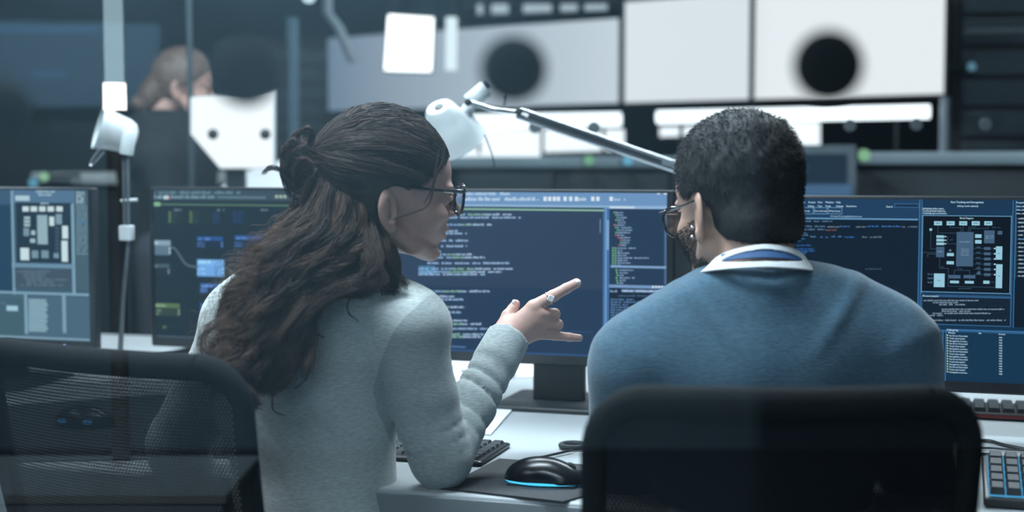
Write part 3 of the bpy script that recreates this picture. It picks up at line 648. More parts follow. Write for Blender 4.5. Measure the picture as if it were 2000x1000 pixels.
# ---------------- the monitor behind the woman's hair
m = Mon(508, 3.12, R17, 'monitor with a node graph behind the hair of the woman')
m.base((34, 50, 61))
m.R(277, 370, 760, 392, (58, 78, 92), 1); m.R(281, 372, 287, 378, (170, 200, 210), 3); m.words(294, 470, 373, 5.5, (112, 140, 155), 2, 3); m.words(282, 330, 381, 7, (150, 180, 195), 2, 4)
m.R(320, 382, 330, 389, (190, 215, 220), 3); m.R(330, 383, 333, 389, (190, 110, 105), 3); m.words(335, 420, 381, 6.5, (130, 160, 175), 2, 5); m.R(425, 383, 520, 388, (90, 116, 132), 2)
for x in (538, 546, 554): m.R(x, 381, x+6, 387, (165, 185, 165), 3)
m.R(277, 392, 760, 404, (40, 56, 66), 1); m.R(282, 394.5, 314, 402.5, (134, 184, 140), 3); m.R(314, 400, 760, 402.5, (92, 128, 104), 3)
for x in (292, 341, 425, 510): m.words(x, x+14, 407.5, 4, (120, 145, 158), 3, x)
m.R(328, 409, 368, 437, (36, 52, 58), 1); m.R(370, 409, 410, 437, (36, 54, 58), 1)
for y in (415, 421, 427, 433):
    for x in (330, 371): m.R(x, y-2, x+5, y+2, (110, 150, 90), 3); m.R(x+1.2, y-1, x+3.6, y+1, (36, 52, 58), 4); m.words(x+8, x+18, y-1.5, 3, (62, 82, 88), 3, y)
    m.words(416, 430, y-2, 3.4, (48, 76, 122), 3, y); m.words(456, 478, y-2, 3.4, (44, 74, 130), 3, y); m.words(288, 302, y-2, 3, (54, 70, 80), 3, y)
def node(x0, y0, x1, y1, ch, cb, seed=1):
    m.R(x0, y0, x1, y1, cb, 3); m.R(x0, y0, x1, y0+(y1-y0)*.35, ch, 4); m.words(x0+3, x0+(x1-x0)*.5, y0+2, 5, tuple(min(255, c+60) for c in ch), 5, seed)
    for k in (.5, .75): m.words(x0, x0+(x1-x0)*.3, y0+(y1-y0)*k, 3.5, tuple(min(255, c+40) for c in ch), 5, seed+3); m.R(x1-3, y0+(y1-y0)*k, x1, y0+(y1-y0)*k+4, tuple(min(255, c+60) for c in ch), 5)
node(285, 469, 334, 498, (140, 164, 180), (96, 120, 138)); node(286, 515, 332, 536, (74, 92, 106), (38, 52, 62), 2)
node(386, 462, 436, 484, (46, 88, 150), (32, 50, 76), 3); node(459, 460, 512, 484, (46, 88, 150), (32, 50, 76), 4); node(386, 507, 439, 540, (125, 182, 240), (116, 172, 232), 5)
node(392, 554, 440, 572, (64, 110, 180), (34, 54, 84), 6); node(392, 592, 420, 606, (48, 86, 156), (34, 50, 80), 7); node(480, 496, 512, 506, (60, 104, 175), (50, 90, 150), 8)
node(301, 592, 352, 617, (90, 118, 84), (52, 72, 66), 9); m.box(290, 577, 362, 637, (44, 62, 66), 1, 2); m.R(296, 566, 306, 571, (70, 86, 96), 3); m.R(318, 636, 326, 641, (80, 110, 84), 3)
def curve(pts):
    for (xa, ya), (xb, yb) in zip(pts, pts[1:]): 
        a = m.loc(xa, ya); b = m.loc(xb, yb); n = Vector((b[0]-a[0], 0, b[1]-a[1])).normalized(); o = Vector((-n.z, 0, n.x))*.0022; yv = Vector((0, -.0021, 0))
        A, B = Vector((a[0], 0, a[1]))+yv, Vector((b[0], 0, b[1]))+yv; m.fills.setdefault((88, 108, 122), MB()).add([A-o, B-o, B+o, A+o], [(0, 1, 2, 3)])
curve([tuple(q[:2]) for q in catmull([(335, 483, 0), (343, 486, 0), (352, 499, 0), (362, 514, 0), (374, 520, 0), (388, 521, 0)], 24)]); curve([(438, 521), (447, 525), (456, 534), (468, 548)])
m.R(277, 663, 760, 668, (70, 88, 102), 2)
m.finish()

# ---------------- the far left monitor
m = Mon(-32, 3.19, R17, 'monitor with a block diagram cut off by the left edge of the photo', wd=.56)
m.base((64, 92, 112)); G = (128, 164, 184); LB = (180, 208, 218)
m.R(-300, 374, 24, 570, (34, 68, 94), 1); m.R(24, 368, 200, 398, (84, 118, 148), 1); m.R(-300, 368, 24, 398, (62, 92, 120), 2)
m.R(24, 372, 29, 575, G, 3); m.R(33, 396, 144, 513, (34, 54, 70), 2); m.R(141, 398, 147, 575, G, 3); m.R(-300, 566, 182, 571, G, 4); m.R(182, 372, 186, 660, (110, 144, 166), 4)
m.R(31, 382, 59, 392, LB, 4); m.words(72, 108, 372, 4, LB, 4, 1); m.words(76, 104, 378, 4, LB, 4, 2); m.words(80, 96, 395, 4, LB, 4, 3)
for x in (45, 61, 77.5, 94, 111): m.R(x, 403, x+12.5, 413, (205, 225, 230), 4)
m.R(74, 420, 94, 477, (150, 178, 188), 4); m.R(97.5, 423, 107, 441, (205, 225, 230), 4); m.R(110, 418, 122, 438, (130, 158, 172), 4)
for i in range(3): m.R(48, 423+i*7, 60, 428+i*7, (170, 198, 206), 4)
m.R(47, 445, 58, 461, (120, 150, 166), 4); m.R(62, 450, 70, 459, (165, 195, 205), 4); m.R(60, 466, 70, 474, (165, 195, 205), 4)
m.R(122.5, 441, 134, 466, (205, 228, 232), 4); m.R(121.5, 470, 133.5, 511, (205, 228, 232), 4); m.R(41, 484, 58, 508, (205, 228, 232), 4)
m.R(63, 489, 76, 504, (120, 150, 166), 4); m.R(82, 489, 96, 504, (120, 150, 166), 4); m.R(106, 494, 116, 504, (120, 152, 168), 4)
for i in range(7): m.R(109, 443+i*8, 117, 448+i*8, (66, 88, 104), 4)
m.R(24, 515, 145, 523, (110, 146, 170), 3); m.R(29, 524, 141, 563, (66, 86, 102), 3)
for i, (a, b) in enumerate(((35, 100), (46, 90), (48, 88), (52, 132), (52, 106), (40, 124))): m.words(a, b, 528+i*5.4, 3.4, (104, 128, 144), 4, i)
m.R(148, 372, 182, 566, (72, 98, 112), 2)
for i in range(6): m.words(150, 166, 374+i*4, 3, LB, 4, i); m.words(171, 184, 374+i*4, 3, LB, 4, i+9)
for i in range(19): m.words(151, [176, 172, 180][i % 3], 400+i*5.2, 3.2, (128, 158, 172), 4, i)
m.R(150, 432, 182, 434, (90, 140, 176), 5)
m.R(-300, 574, 182, 656, (76, 104, 124), 1); m.R(-300, 575, 50, 655, (68, 98, 112), 2); m.R(49, 575, 55, 652, G, 4)
for i in range(14): m.R(57, 584+i*4.6, 91+(i*7 % 5), 587.6+i*4.6, (142, 176, 190), 4)
m.R(123, 576, 130, 650, (128, 162, 178), 4); m.R(14, 597, 36, 607, (165, 205, 220), 4); m.R(-30, 590, 14, 592, (96, 124, 138), 4)
m.R(-300, 652, 182, 656, (130, 162, 180), 3)
m.finish()
o = MB().sphere((.2, -.001, m.z0+.010), .0022, 6); o.build('power_light', em((150, 170, 225), 2.2), m.t)

# ---------------- small things on the desk
blk = mat('peripheral_black', (.012, .014, .016), .4, noise=.2, scale=80)
rub = mat('rubber_black', (.018, .022, .026), .75, noise=.25, scale=400)
# mouse pad
pts = [Pz(920, 925, ZD+.002), Pz(975, 897, ZD+.002), Pz(1190, 912, ZD+.002), Pz(1180, 962, ZD+.002), Pz(1145, 968, ZD+.002), Pz(1100, 981, ZD+.002), Pz(850, 953, ZD+.002)]
z1 = [Vector((q.x, q.y, ZD+.0035)) for q in pts]; z0 = [Vector((q.x, q.y, ZD+.0002)) for q in pts]; n = len(pts)
o = raw('mouse_pad', z1+z0, [tuple(range(n))[::-1], tuple(range(n, 2*n))]+[(i, (i+1) % n, (i+1) % n+n, i+n) for i in range(n)], rub, None, False); tag(o, 'dark grey cloth mouse pad under the glowing mouse', 'mouse pad')
# mouse: body by signed distance in a local frame (x along its length)
c = Pz(1068, 944, ZD+.0035); t = thing('computer_mouse', 'glossy black computer mouse with a glowing blue base strip', 'mouse', loc=(c.x, c.y, ZD+.0035), rz=math.radians(-14))
s = SDF((-.07, -.045, -.004), (.07, .045, .055), .0014)
d = s.ell((-.008, 0, .006), (.060, .033, .036)); d = smin(d, s.ell((.025, 0, .004), (.038, .029, .022)), .012); d = smax(d, -s.Z-.0+.004, .003)
d = smax(d, -s.ell((.0, -.052, .012), (.05, .022, .016)), .006); s.F = d; v, q = s.mesh(); raw('shell', v, q, mat('mouse_gloss', (.005, .006, .008), .26, noise=.1, scale=20, spec=.35), t)
s = SDF((-.07, -.045, -.004), (.07, .045, .02), .0014); s.F = smax(s.ell((-.006, 0, .004), (.0605, .0345, .030)), np.abs(s.Z-.0045)-.0016, .001); v, q = s.mesh(); raw('light_strip', v, q, em((70, 190, 235), 1.6), t)
MB().box((-.058, -.028, 0), (.05, .028, .003)).build('base', blk, t); MB().lathe([(.009, -.004), (.011, -.002), (.011, .002), (.009, .004)], 24, (.036, 0, .024), (.036, 1, .024)).build('scroll_wheel', rub, t)
cb = [(c.x+.06, c.y-.0, ZD+.012), (c.x+.085, c.y+.03, ZD+.006), (c.x+.05, c.y+.09, ZD+.005), (c.x+.0, c.y+.115, ZD+.005), (c.x-.05, c.y+.10, ZD+.005), (c.x-.02, c.y+.17, ZD+.005), (c.x+.05, c.y+.25, ZD+.005)]
o = MB().tube([Vector(q) for q in catmull(cb, 40)], .0021, 8).build('mouse_cable', blk); tag(o, 'thin black cable curling behind the mouse', 'cable')
# ring-like cable tie right of it
c2 = Pz(1120, 871, ZD+.005); o = MB().tube([Vector((c2.x+.022*math.cos(a), c2.y+.022*math.sin(a), ZD+.006)) for a in np.linspace(0, 2*PI, 24)], .005, 8).build('cable_ring', rub); tag(o, 'small black ring lying on the desk right of the mouse cable', 'ring')
# keyboards
def keyboard(ca, rz, label, W, D, rows, cols, kc, glow=None, H=.014, keymat=None, tilt=.0, kh=.0085):
    t = thing('keyboard', label, 'keyboard', loc=(ca.x, ca.y, ZD+.001+D/2*math.sin(tilt)), rz=rz); t.rotation_euler.x = tilt
    MB().rbox((-W/2, -D/2, 0), (W/2, D/2, H), .006, 3, axis=2).build('case', blk, t)
    kw, kd = (W-.016)/cols, (D-.016)/rows; km = keymat or mat('keycap_dark', (.02, .024, .028), .45, noise=.1, scale=90)
    proto = None
    for r in range(rows):
        for cc in range(cols):
            x, y = -W/2+.008+(cc+.5)*kw, -D/2+.008+(r+.5)*kd
            if proto is None:
                b = MB(); a0, b0, a1, b1, h = kw*.46, kd*.46, kw*.34, kd*.36, kh
                b.add([(-a0,-b0,0),(a0,-b0,0),(a0,b0,0),(-a0,b0,0),(-a1,-b1+.001,h),(a1,-b1+.001,h),(a1,b1+.001,h),(-a1,b1+.001,h)], [(3,2,1,0),(4,5,6,7),(0,1,5,4),(1,2,6,5),(2,3,7,6),(3,0,4,7)])
                proto = b.build('key', km, t, False); o = proto
            else: o = bpy.data.objects.new('key', proto.data); link(o, t)
            o.location = (x, y, H)
    if glow:
        g = MB()
        for r in range(rows): y = -D/2+.008+r*kd; g.box((-W/2+.008, y-.0022, H), (W/2-.008, y+.0022, H+.0012))
        for cc in range(cols+1): x = -W/2+.008+cc*kw; g.box((x-.0006, -D/2+.008, H), (x+.0006, D/2-.008, H+.0012))
        g.build('backlight', glow, t, False)
    return t
k1 = Pz(998, 874, ZD)-U*.20-V_*.085; keyboard(k1, R17, 'dark low keyboard beside the elbow of the woman', .40, .17, 6, 17, None, H=.008, kh=.005)
keyboard(Vector((.885, 2.075, 0)), R17, 'black backlit keyboard with glowing cyan keys at the lower right', .36, .16, 5, 15, None, em((70, 150, 195), 1.1), H=.016, tilt=math.radians(12), kh=.012)
k3 = Pz(1975, 805, ZD+.01); t = keyboard(Vector((k3.x+.05, k3.y, 0)), R17, 'black keyboard with a reddish front edge below the right monitor', .42, .13, 5, 15, None, H=.014)
MB().box((-.20, -.066, .004), (.20, -.0655, .010)).build('light_bar', em((70, 40, 44)), t, False, label='dim red light bar along the front edge')
for (ya, yb, yc, lab) in ((862, 862, 878, 'upper black cable crossing the desk at the right edge'), (876, 876, 879, 'thin straight black cable between two others at the right edge'), (889, 889, 904, 'lower black cable crossing the desk at the right edge')):
    z_ = ZD+.004; q = [Pz(1880, ya, z_), Pz(1930, ya-1, z_), Pz(1965, (yb+yc)/2, z_), Pz(2020, yc+2, z_), Pz(2080, yc+6, z_)]
    o = MB().tube([Vector(v) for v in catmull(q, 24)], .0032 if 'thin' not in lab else .0018, 8).build('cable', blk); tag(o, lab, 'cable', 'cables above the backlit keyboard')
# paper sheets in front of the monitors
pap = mat('white_paper', (.62, .66, .70))
def sheet(px, py, rz, label, w_=.21, l_=.297):
    c = Pz(px, py, ZD); o = MB().box((-w_/2, -l_/2, 0), (w_/2, l_/2, .003)).build('paper_stack', pap, None, False); o.location = (c.x, c.y, ZD+.0008); o.rotation_euler = (0, 0, rz); tag(o, label, 'paper', 'paper stacks on the desks'); return o
sheet(332, 732, .5, 'white paper stack under the monitor with the node graph', .15, .2); sheet(176, 737, -.2, 'white paper stack behind the top edge of the mesh chair', .15, .2); sheet(975, 722, .3, 'white paper stack right of the forearm of the woman')
sheet(880, 745, -.5, 'white paper stack left of the forearm of the woman'); sheet(880, 820, -.15, 'loose white papers in front of the centre monitor base')
# things on the desk behind the mesh chair
pts = [Pz(-60, 800, ZD), Pz(330, 772, ZD), Pz(500, 895, ZD), Pz(-20, 905, ZD)]; z1 = [q+Vector((0, 0, .0035)) for q in pts]; z0 = [q+Vector((0, 0, .0003)) for q in pts]
o = raw('desk_mat', z1+z0, [(3, 2, 1, 0), (4, 5, 6, 7)]+[(i, (i+1) % 4, (i+1) % 4+4, i+4) for i in range(4)], rub, None, False); tag(o, 'large dark desk mat seen through the net of the left chair', 'desk mat')
c = Pz(165, 832, ZD+.004); t = thing('computer_mouse', 'black mouse with two small blue lights seen through the net of the left chair', 'mouse', loc=(c.x, c.y, ZD+.004), rz=-.2)
s = SDF((-.07, -.045, -.004), (.07, .045, .05), .002); s.F = smax(s.ell((0, 0, .006), (.06, .033, .034)), -s.Z+.001, .003); v, q = s.mesh(); raw('shell', v, q, mat('mouse_gloss', (.006, .008, .010)), t)
for x in (-.03, .022): MB().sphere((x, -.030, .014), (.010, .005, .005), 8).build('light', em((70, 150, 215), 1.8), t)
# black tray in front of the node-graph monitor
c = Pz(350, 712, ZD); t = thing('document_tray', 'low black tray under the monitor with the node graph', 'tray', loc=(c.x+.12, c.y+.02, ZD+.0045), rz=R17)
MB().rbox((-.16, -.09, 0), (.16, .09, .006), .01, axis=2).build('base', blk, t)
for (a, b) in (((-.16, -.09), (.16, -.084)), ((-.16, .084), (.16, .09)), ((-.16, -.084), (-.154, .084)), ((.154, -.084), (.16, .084))): MB().box((*a, .006), (*b, .022)).build('rim', blk, t, False)

# ---------------- desk lamps
lampw = mat('lamp_white_metal', (.52, .56, .57), .4, noise=.04, scale=20); chrome = mat('polished_aluminium', (.62, .66, .70), .22, .95, noise=.04, scale=30); joint = mat('joint_black', (.01, .012, .014), .4, noise=.1)
Y = 3.2; t = thing('desk_lamp', 'white desk lamp with a long jointed metal arm reaching behind the man', 'desk lamp', loc=Pz(1375, 745, ZD)); l0 = Vector(t.location)
q_ = lambda px, py, Y=Y: P(px, py, Y)-l0
ax0, ax1 = q_(857, 209, 3.16), q_(893, 290, 3.22)        # shade axis: top opening towards the rim
L = (ax1-ax0).length
MB().lathe([(.010, .006), (.012, .0), (.028, -.001), (.034, .006), (.040, .022), (.052, .042), (.066, .066), (.074, .092), (.076, .095), (.072, .093), (.063, .067), (.049, .044), (.037, .022), (.024, .006), (.012, .004)], 48, ax0, ax1).build('lamp_shade', lampw, t)
MB().lathe([(.0, -.004), (.0095, -.003), (.0095, .004), (.0, .005)], 24, ax0, ax1).build('switch_opening', joint, t, label='dark opening in the top of the lamp shade')
MB().lathe([(.018, 0), (.019, .003), (.019, .048), (.016, .052)], 28, q_(916, 200), q_(955, 168)).build('bulb_holder', lampw, t)
MB().lathe([(.0, -.004), (.009, -.003), (.009, .006), (.0, .008)], 20, q_(951, 165), q_(957, 160)).build('holder_cap', joint, t)
MB().tube([q_(905, 228), q_(914, 214), q_(922, 200)], [.014, .016, .013], 16).build('shade_neck', lampw, t)
MB().tube([q_(898, 232), q_(910, 238), q_(919, 226)], [.010, .012, .009], 14).build('shade_clip', lampw, t)
MB().lathe([(.0, -.012), (.008, -.010), (.008, .008), (.0, .010)], 20, q_(914, 200, 3.16), q_(914, 200, 3.0)).build('joint', joint, t)
MB().tube([q_(918, 200, 3.17), q_(960, 214, 3.17), q_(1008, 219, 3.19)], .0058, 12).build('short_arm', chrome, t)
MB().lathe([(.0, -.016), (.0085, -.014), (.0085, .010), (.0, .013)], 20, q_(1013, 218, 3.18), q_(1013, 218, 3.0)).build('joint', joint, t)
e0, e1 = q_(1012, 220), q_(1332, 330, 3.26)
off = Vector((.004, 0, .0075))
MB().tube([e0+off, e1+off], .0048, 12).build('upper_arm_rod', chrome, t); MB().tube([e0-off, e1-off], .0062, 12).build('upper_arm_tube', chrome, t)
ra = e0.lerp(e1, .06); rb = e0.lerp(e1, .87); MB().tube([ra, rb], .0058, 12).build('spring_cover', mat('spring_grey', (.12, .14, .16), .35, .9, noise=.1), t)
MB().lathe([(.0, -.02), (.012, -.018), (.012, .018), (.0, .02)], 20, e1, e1+Vector((0, 1, 0))).build('joint', joint, t)
MB().tube([e1, q_(1375, 640, 3.22)], .007, 12).build('lower_arm', chrome, t); MB().tube([q_(1375, 640, 3.22), Vector((0, 0, .02))], .008, 12).build('post', chrome, t)
MB().lathe([(.085, 0), (.085, .018), (.08, .022), (.012, .024)], 40).build('base', lampw, t)
MB().tube([Vector(v) for v in catmull([q_(946, 262, 3.15), q_(955, 285, 3.15), q_(962, 305, 3.15), q_(966, 326, 3.15)], 14)], .0016, 6).build('pull_wire', joint, t)
MB().tube([q_(985, 205, 3.18), q_(990, 180, 3.18), q_(984, 190, 3.18)], .0022, 6).build('tension_wire', joint, t)
Y = 3.45; t = thing('desk_lamp', 'white desk lamp at the left, its head turned to the left above a thin post', 'desk lamp', loc=Pz(238, 712, ZD)); l0 = Vector(t.location)
MB().lathe([(.006, -.014), (.020, -.012), (.034, -.004), (.041, .012), (.044, .035), (.048, .06), (.052, .078), (.053, .080), (.050, .078), (.042, .04), (.036, .01), (.02, .0), (.006, -.004)], 44, q_(256, 268, 3.45), q_(190, 248, 3.42)).build('lamp_shade', lampw, t)
MB().lathe([(.015, 0), (.016, .003), (.016, .05), (.013, .054)], 24, q_(246, 302), q_(256, 240)).build('bulb_holder', lampw, t)
MB().tube([Vector(v) for v in catmull([q_(200, 285, 3.4), q_(187, 300, 3.4), q_(175, 320, 3.4), q_(181, 321, 3.4), q_(203, 296, 3.4)], 20)], .0016, 6).build('handle_ring', chrome, t)
MB().lathe([(.0, -.01), (.011, -.009), (.011, .009), (.0, .01)], 20, q_(246, 300), q_(246, 300)+Vector((0, 1, 0))).build('joint', joint, t)
MB().tube([q_(241, 300), q_(243, 448)], .0042, 10).build('upper_post', mat('grey_rod', (.16, .19, .21), .4, .7, noise=.1), t)
MB().tube([q_(249, 302), q_(251, 448)], .0042, 10).build('upper_post', mat('grey_rod', (.16, .19, .21)), t)
MB().rbox(tuple(q_(245, 470)-Vector((.012, .012, 0))), tuple(q_(260, 440)+Vector((.0, .012, 0))), .004).build('elbow_joint', lampw, t)
MB().tube([q_(251, 462), q_(240, 585), q_(234, 708)], [.005, .0055, .0065], 12).build('lower_post', mat('grey_rod', (.16, .19, .21)), t)
MB().tube([q_(236, 392), q_(268, 390)], .0035, 8).build('cross_pin', lampw, t)
MB().lathe([(.07, 0), (.07, .016), (.064, .02), (.01, .022)], 40).build('base', mat('lamp_base_dark', (.03, .035, .04), .4, noise=.1), t)
# ================================================================= office chairs with mesh backs
def office_chair(label, loc, rz, w, ztop, hb, rec, cell, hole, zseat=.47, bend=.035):
    """origin on the floor under the middle of the top rail; the sitter faces +y"""
    t = thing('office_chair', label, 'chair', 'office chairs with mesh backs', loc=(loc[0], loc[1], 0), rz=rz)
    fab = mat('chair_mesh_black', (.006, .007, .009), .9, spec=.1, noise=.2, scale=300); pl = mat('chair_plastic_black', (.0075, .009, .0105), .85, noise=.3, scale=200, bump=.0004, spec=.10)
    def pt(a, b, off=0):   # a across -1..1, b down 0..1
        x = a*w/2*(1-.10*b*b); y = rec*(b**1.1) + bend*(1-a*a)*-1 + bend + off - .012*math.sin(PI*b); return (x, y, ztop-hb*b)
    def rim(k):            # rounded-rectangle outline in (a, b)
        r = .17; kx = r/(w/2)*.35; ky = .13; pts = []
        for (ca, cb, t0) in ((1-kx, ky, -PI/2), (1-kx, 1-ky, 0), (-1+kx, 1-ky, PI/2), (-1+kx, ky, PI)):
            for i in range(9): tt = t0+i*PI/16; pts.append((ca+kx*math.cos(tt), cb+ky*math.sin(tt)))
        pts.append(pts[0]); return pts
    rp = rim(0); dense = []
    for (a0, b0), (a1, b1) in zip(rp, rp[1:]):
        n = max(1, int(math.hypot((a1-a0)*w/2, (b1-b0)*hb)/.02))
        for i in range(n): dense.append((a0+(a1-a0)*i/n, b0+(b1-b0)*i/n))
    dense.append(rp[0])
    P3 = [Vector(pt(a, b)) for a, b in dense]; rad = [.0155 if b > .10 else .0155+.004*(1-b/.10) for a, b in dense]
    MB().tube(P3, rad, 12, cap=False).build('backrest_frame', pl, t)
    # the net: hexagonal holes in staggered rows
    nx, nz = int(w*.97/cell), int(hb*.97/(cell*.87)); ua = 2*.985/nx; vb = .985/nz; vs, fs = [], []
    kx, ky = .17/(w/2)*.35, .13
    hx, hy = hole*.5, hole*.5
    for j in range(nz):
        for i in range(nx):
            a = -.985+(i+.5+(.5 if j % 2 else 0))*ua; b = .008+(j+.5)*vb
            if abs(a)+ua/2 > 1: continue
            da, db = max(0, abs(a)-(1-kx)), max(0, ky-b, b-(1-ky))
            if (da/kx)**2+(db/ky)**2 > 1.02: continue
            o = len(vs); A, B = ua/2, vb/2
            outer = [(-A, -B), (0, -B), (A, -B), (A, B), (0, B), (-A, B)]
            inner = [(-A*hx*1.3, -B*hy), (0, -B*hy*1.9), (A*hx*1.3, -B*hy), (A*hx*1.3, B*hy), (0, B*hy*1.9), (-A*hx*1.3, B*hy)]
            vs += [pt(a+p, b+q) for p, q in outer]+[pt(a+p, b+q) for p, q in inner]
            fs += [(o+k, o+(k+1) % 6, o+6+(k+1) % 6, o+6+k) for k in range(6)]
    raw('mesh_back', vs, np.array(fs), fab, t)
    MB().rbox((-w*.36, .03+rec*.8, ztop-hb*.74), (w*.36, .048+rec*.8, ztop-hb*.62), .008).build('lumbar_support', pl, t)
    yb = rec+.03
    MB().tube([Vector(q) for q in catmull([pt(0, 1.0), (0, yb-.06, zseat-.02), (0, yb+.02, zseat-.07), (0, yb+.2, zseat-.08)], 20)], .022, 12).build('back_bracket', pl, t)
    s = SDF((-.28, yb-.04, zseat-.06), (.28, yb+.5, zseat+.06), .008)
    d = np.maximum(np.abs(s.X)-.235+.05*((s.Y-yb-.23)/.25)**2, np.abs(s.Y-yb-.23)-.235); s.F = smax(d, np.abs(s.Z-zseat+.012*np.cos((s.Y-yb)*9))-.032, .03); v, q = s.mesh()
    raw('seat', v, q, mat('seat_fabric_black', (.014, .016, .018), .9, noise=.25, scale=300, bump=.0006), t)
    MB().lathe([(.028, .10), (.028, .30), (.018, .302), (.018, zseat-.07), (.05, zseat-.06), (.05, zseat-.04)], 20, (0, yb+.23, 0), (0, yb+.23, 1)).build('gas_column', pl, t)
    for k in range(5):
        a = 2*PI*k/5+.3; e = (.29*math.cos(a), yb+.23+.29*math.sin(a))
        lg = MB().tube([(0, yb+.23, .11), (e[0]*.6, yb+.23+(e[1]-yb-.23)*.6, .095), (e[0], e[1], .07)], [.024, .018, .014], 10).build('base_leg', pl, t)
        MB().lathe([(.0, -.02), (.026, -.018), (.028, 0), (.026, .018), (0, .02)], 18, (e[0], e[1], .028), (e[0]-math.sin(a), e[1]+math.cos(a), .028)).build('caster', pl, lg)
    return t
office_chair('dark mesh backed office chair at the left, see-through net, beside the woman', ((P(-66, HROW, 2.07)+P(428, HROW, 1.85))/2)[:2], math.atan2(-.21, .387), .475, .965, .46, .10, .0054, .36)
xa, xb = P(1148, HROW, 1.62).x, P(1928, HROW, 1.62).x
office_chair('black high mesh office chair in front of the man, its back dark and blurred', ((xa+xb)/2, 1.62-.03), 0.0, xb-xa-.016, .968, .50, .12, .0050, .22)
# ================================================================= people
def skin_mat(name, col):
    m = mat(name, col, .48, noise=.07, scale=55, bump=.0003, spec=.4); b = m.node_tree.nodes['Principled BSDF']
    b.inputs['Subsurface Weight'].default_value = .12; b.inputs['Subsurface Radius'].default_value = (.012, .005, .003); b.inputs['Subsurface Scale'].default_value = .6; return m
def knit(name, col, streak, bump=.0008):
    m = mat(name, col, .92, noise=.20, scale=105, bump=bump, stretch=streak, spec=.15); b = m.node_tree.nodes['Principled BSDF']
    b.inputs['Sheen Weight'].default_value = .25; b.inputs['Sheen Roughness'].default_value = .5; return m
def hair_mat(name, ca, cb, rough=.38):
    m = bpy.data.materials.new(name); m.use_nodes = True; nt = m.node_tree; b = nt.nodes['Principled BSDF']
    tc = nt.nodes.new('ShaderNodeAttribute'); tc.attribute_name = 'tone'; r = nt.nodes.new('ShaderNodeValToRGB')
    r.color_ramp.elements[0].color = (*ca, 1); r.color_ramp.elements[1].color = (*cb, 1)
    nt.links.new(tc.outputs['Fac'], r.inputs[0]); nt.links.new(r.outputs[0], b.inputs['Base Color'])
    b.inputs['Roughness'].default_value = rough; b.inputs['Specular IOR Level'].default_value = .20; b.inputs['Anisotropic'].default_value = .4; return m

def rotm(yaw, pitch=0, roll=0):
    """columns: forward, left, up"""
    return Matrix.Rotation(yaw, 3, 'Z') @ Matrix.Rotation(pitch, 3, 'Y') @ Matrix.Rotation(roll, 3, 'X')
def head_sdf(male=False, h=.0020):
    s = SDF((-.125, -.108, -.2), (.15, .108, .15), h); j = 1.08 if male else 1.0; fz = .95 if male else .76
    Z0 = s.Z; s.Z = np.where(Z0 < 0, Z0/fz, Z0*(1.0 if male else 1.0)); up_ = 0 if male else .006; s.Z = s.Z-up_*np.clip(s.X/.08, 0, 1)
    s.u(s.ell((-.002, 0, .045), (.098, .077, .086)), .001)
    s.u(s.ell((.052, 0, .048), (.053, .062, .052)), .02)
    s.u(s.ell((.050, 0, -.022), (.050, .056*j, .072)), .02)
    for sg in (-1, 1):
        s.u(s.cap((.0, sg*.053*j, -.042), (.045, sg*.040*j, -.078), .016, .014), .018)
        s.u(s.cap((.045, sg*.040*j, -.078), (.082, sg*.014, -.094), .014, .013), .012)
        s.u(s.ell((.068, sg*.042, -.014), (.026, .018, .021)), .014)
        s.u(s.ell((.091, sg*.026, .030), (.013, .026, .008)), .010)
    s.u(s.ell((.082, 0, -.092), (.017, .020, .016)), .012)
    s.u(s.ell((.082, 0, -.048), (.024, .029, .030)), .014)
    for sg in (-1, 1):
        s.cut(s.ell((.104, sg*.033, .013), (.015, .017, .012)), .012)
        s.u(s.ell((.0865, sg*.031, .012), (.0125, .0135, .0118)), .0025)
        s.u(s.ell((.1, sg*.031, .0205), (.004, .013, .0022)), .004)
    s.u(s.cap((.100, 0, .024), (.123, 0, -.002 if not male else -.014), .0065, .0085), .008)
    nz_ = .013 if not male else 0
    s.u(s.ell((.1235, 0, -.019+nz_), (.0080, .0080, .0068)), .005)
    for sg in (-1, 1): s.u(s.ell((.1105, sg*.0105, -.024+nz_), (.0085, .0052, .0058)), .005)
    s.u(s.ell((.1035, 0, -.0415), (.0080, .020, .0062)), .006); s.u(s.ell((.1005, 0, -.0575), (.0080, .017, .0066)), .006); s.u(s.ell((.092, 0, -.010), (.020, .015, .034)), .008)
    s.cut(s.ell((.110, 0, -.0490), (.014, .018, .0020)), .002)
    s.cut(s.ell((.1075, 0, -.0725), (.008, .018, .005)), .006)
    s.Z = Z0
    # ears
    for sg in (-1, 1):
        R = Matrix.Rotation(-sg*math.radians(20 if male else 22), 3, 'Z') @ Matrix.Rotation(math.radians(-10), 3, 'Y')
        c = Vector((-.014, sg*(.078 if male else .081), -.003 if male else -.004)); e = s.ell(c, (.0185 if male else .0172, .0058 if male else .0066, .0335 if male else .0300), R)
        e = smin(e, s.ell(c+R @ Vector((.004, -sg*.006, -.008)), (.012, .010, .016), R), .006)
        e = smax(e, -s.ell(c+R @ Vector((.003, sg*.0105, -.001)), (.0120, .0140, .0235 if male else .0210), R), .0015)
        e = smin(e, s.ell(c+R @ Vector((-.003, sg*.001, .001)), (.0028, .0042, .0150), R), .002)
        e = smin(e, s.ell(c+R @ Vector((.004, sg*.0, -.027)), (.009, .005, .009), R), .005)
        s.u(e, .004)
    # neck
    nr = .056 if male else .046
    s.u(s.cap((-.022, 0, -.03), (-.050, 0, -.20) if not male else (-.024, 0, -.15), nr, nr+.004), .02)
    return s
def to_world(V, O, R, sc): return np.asarray(V) @ (np.array(R).T*sc) + np.array(O)

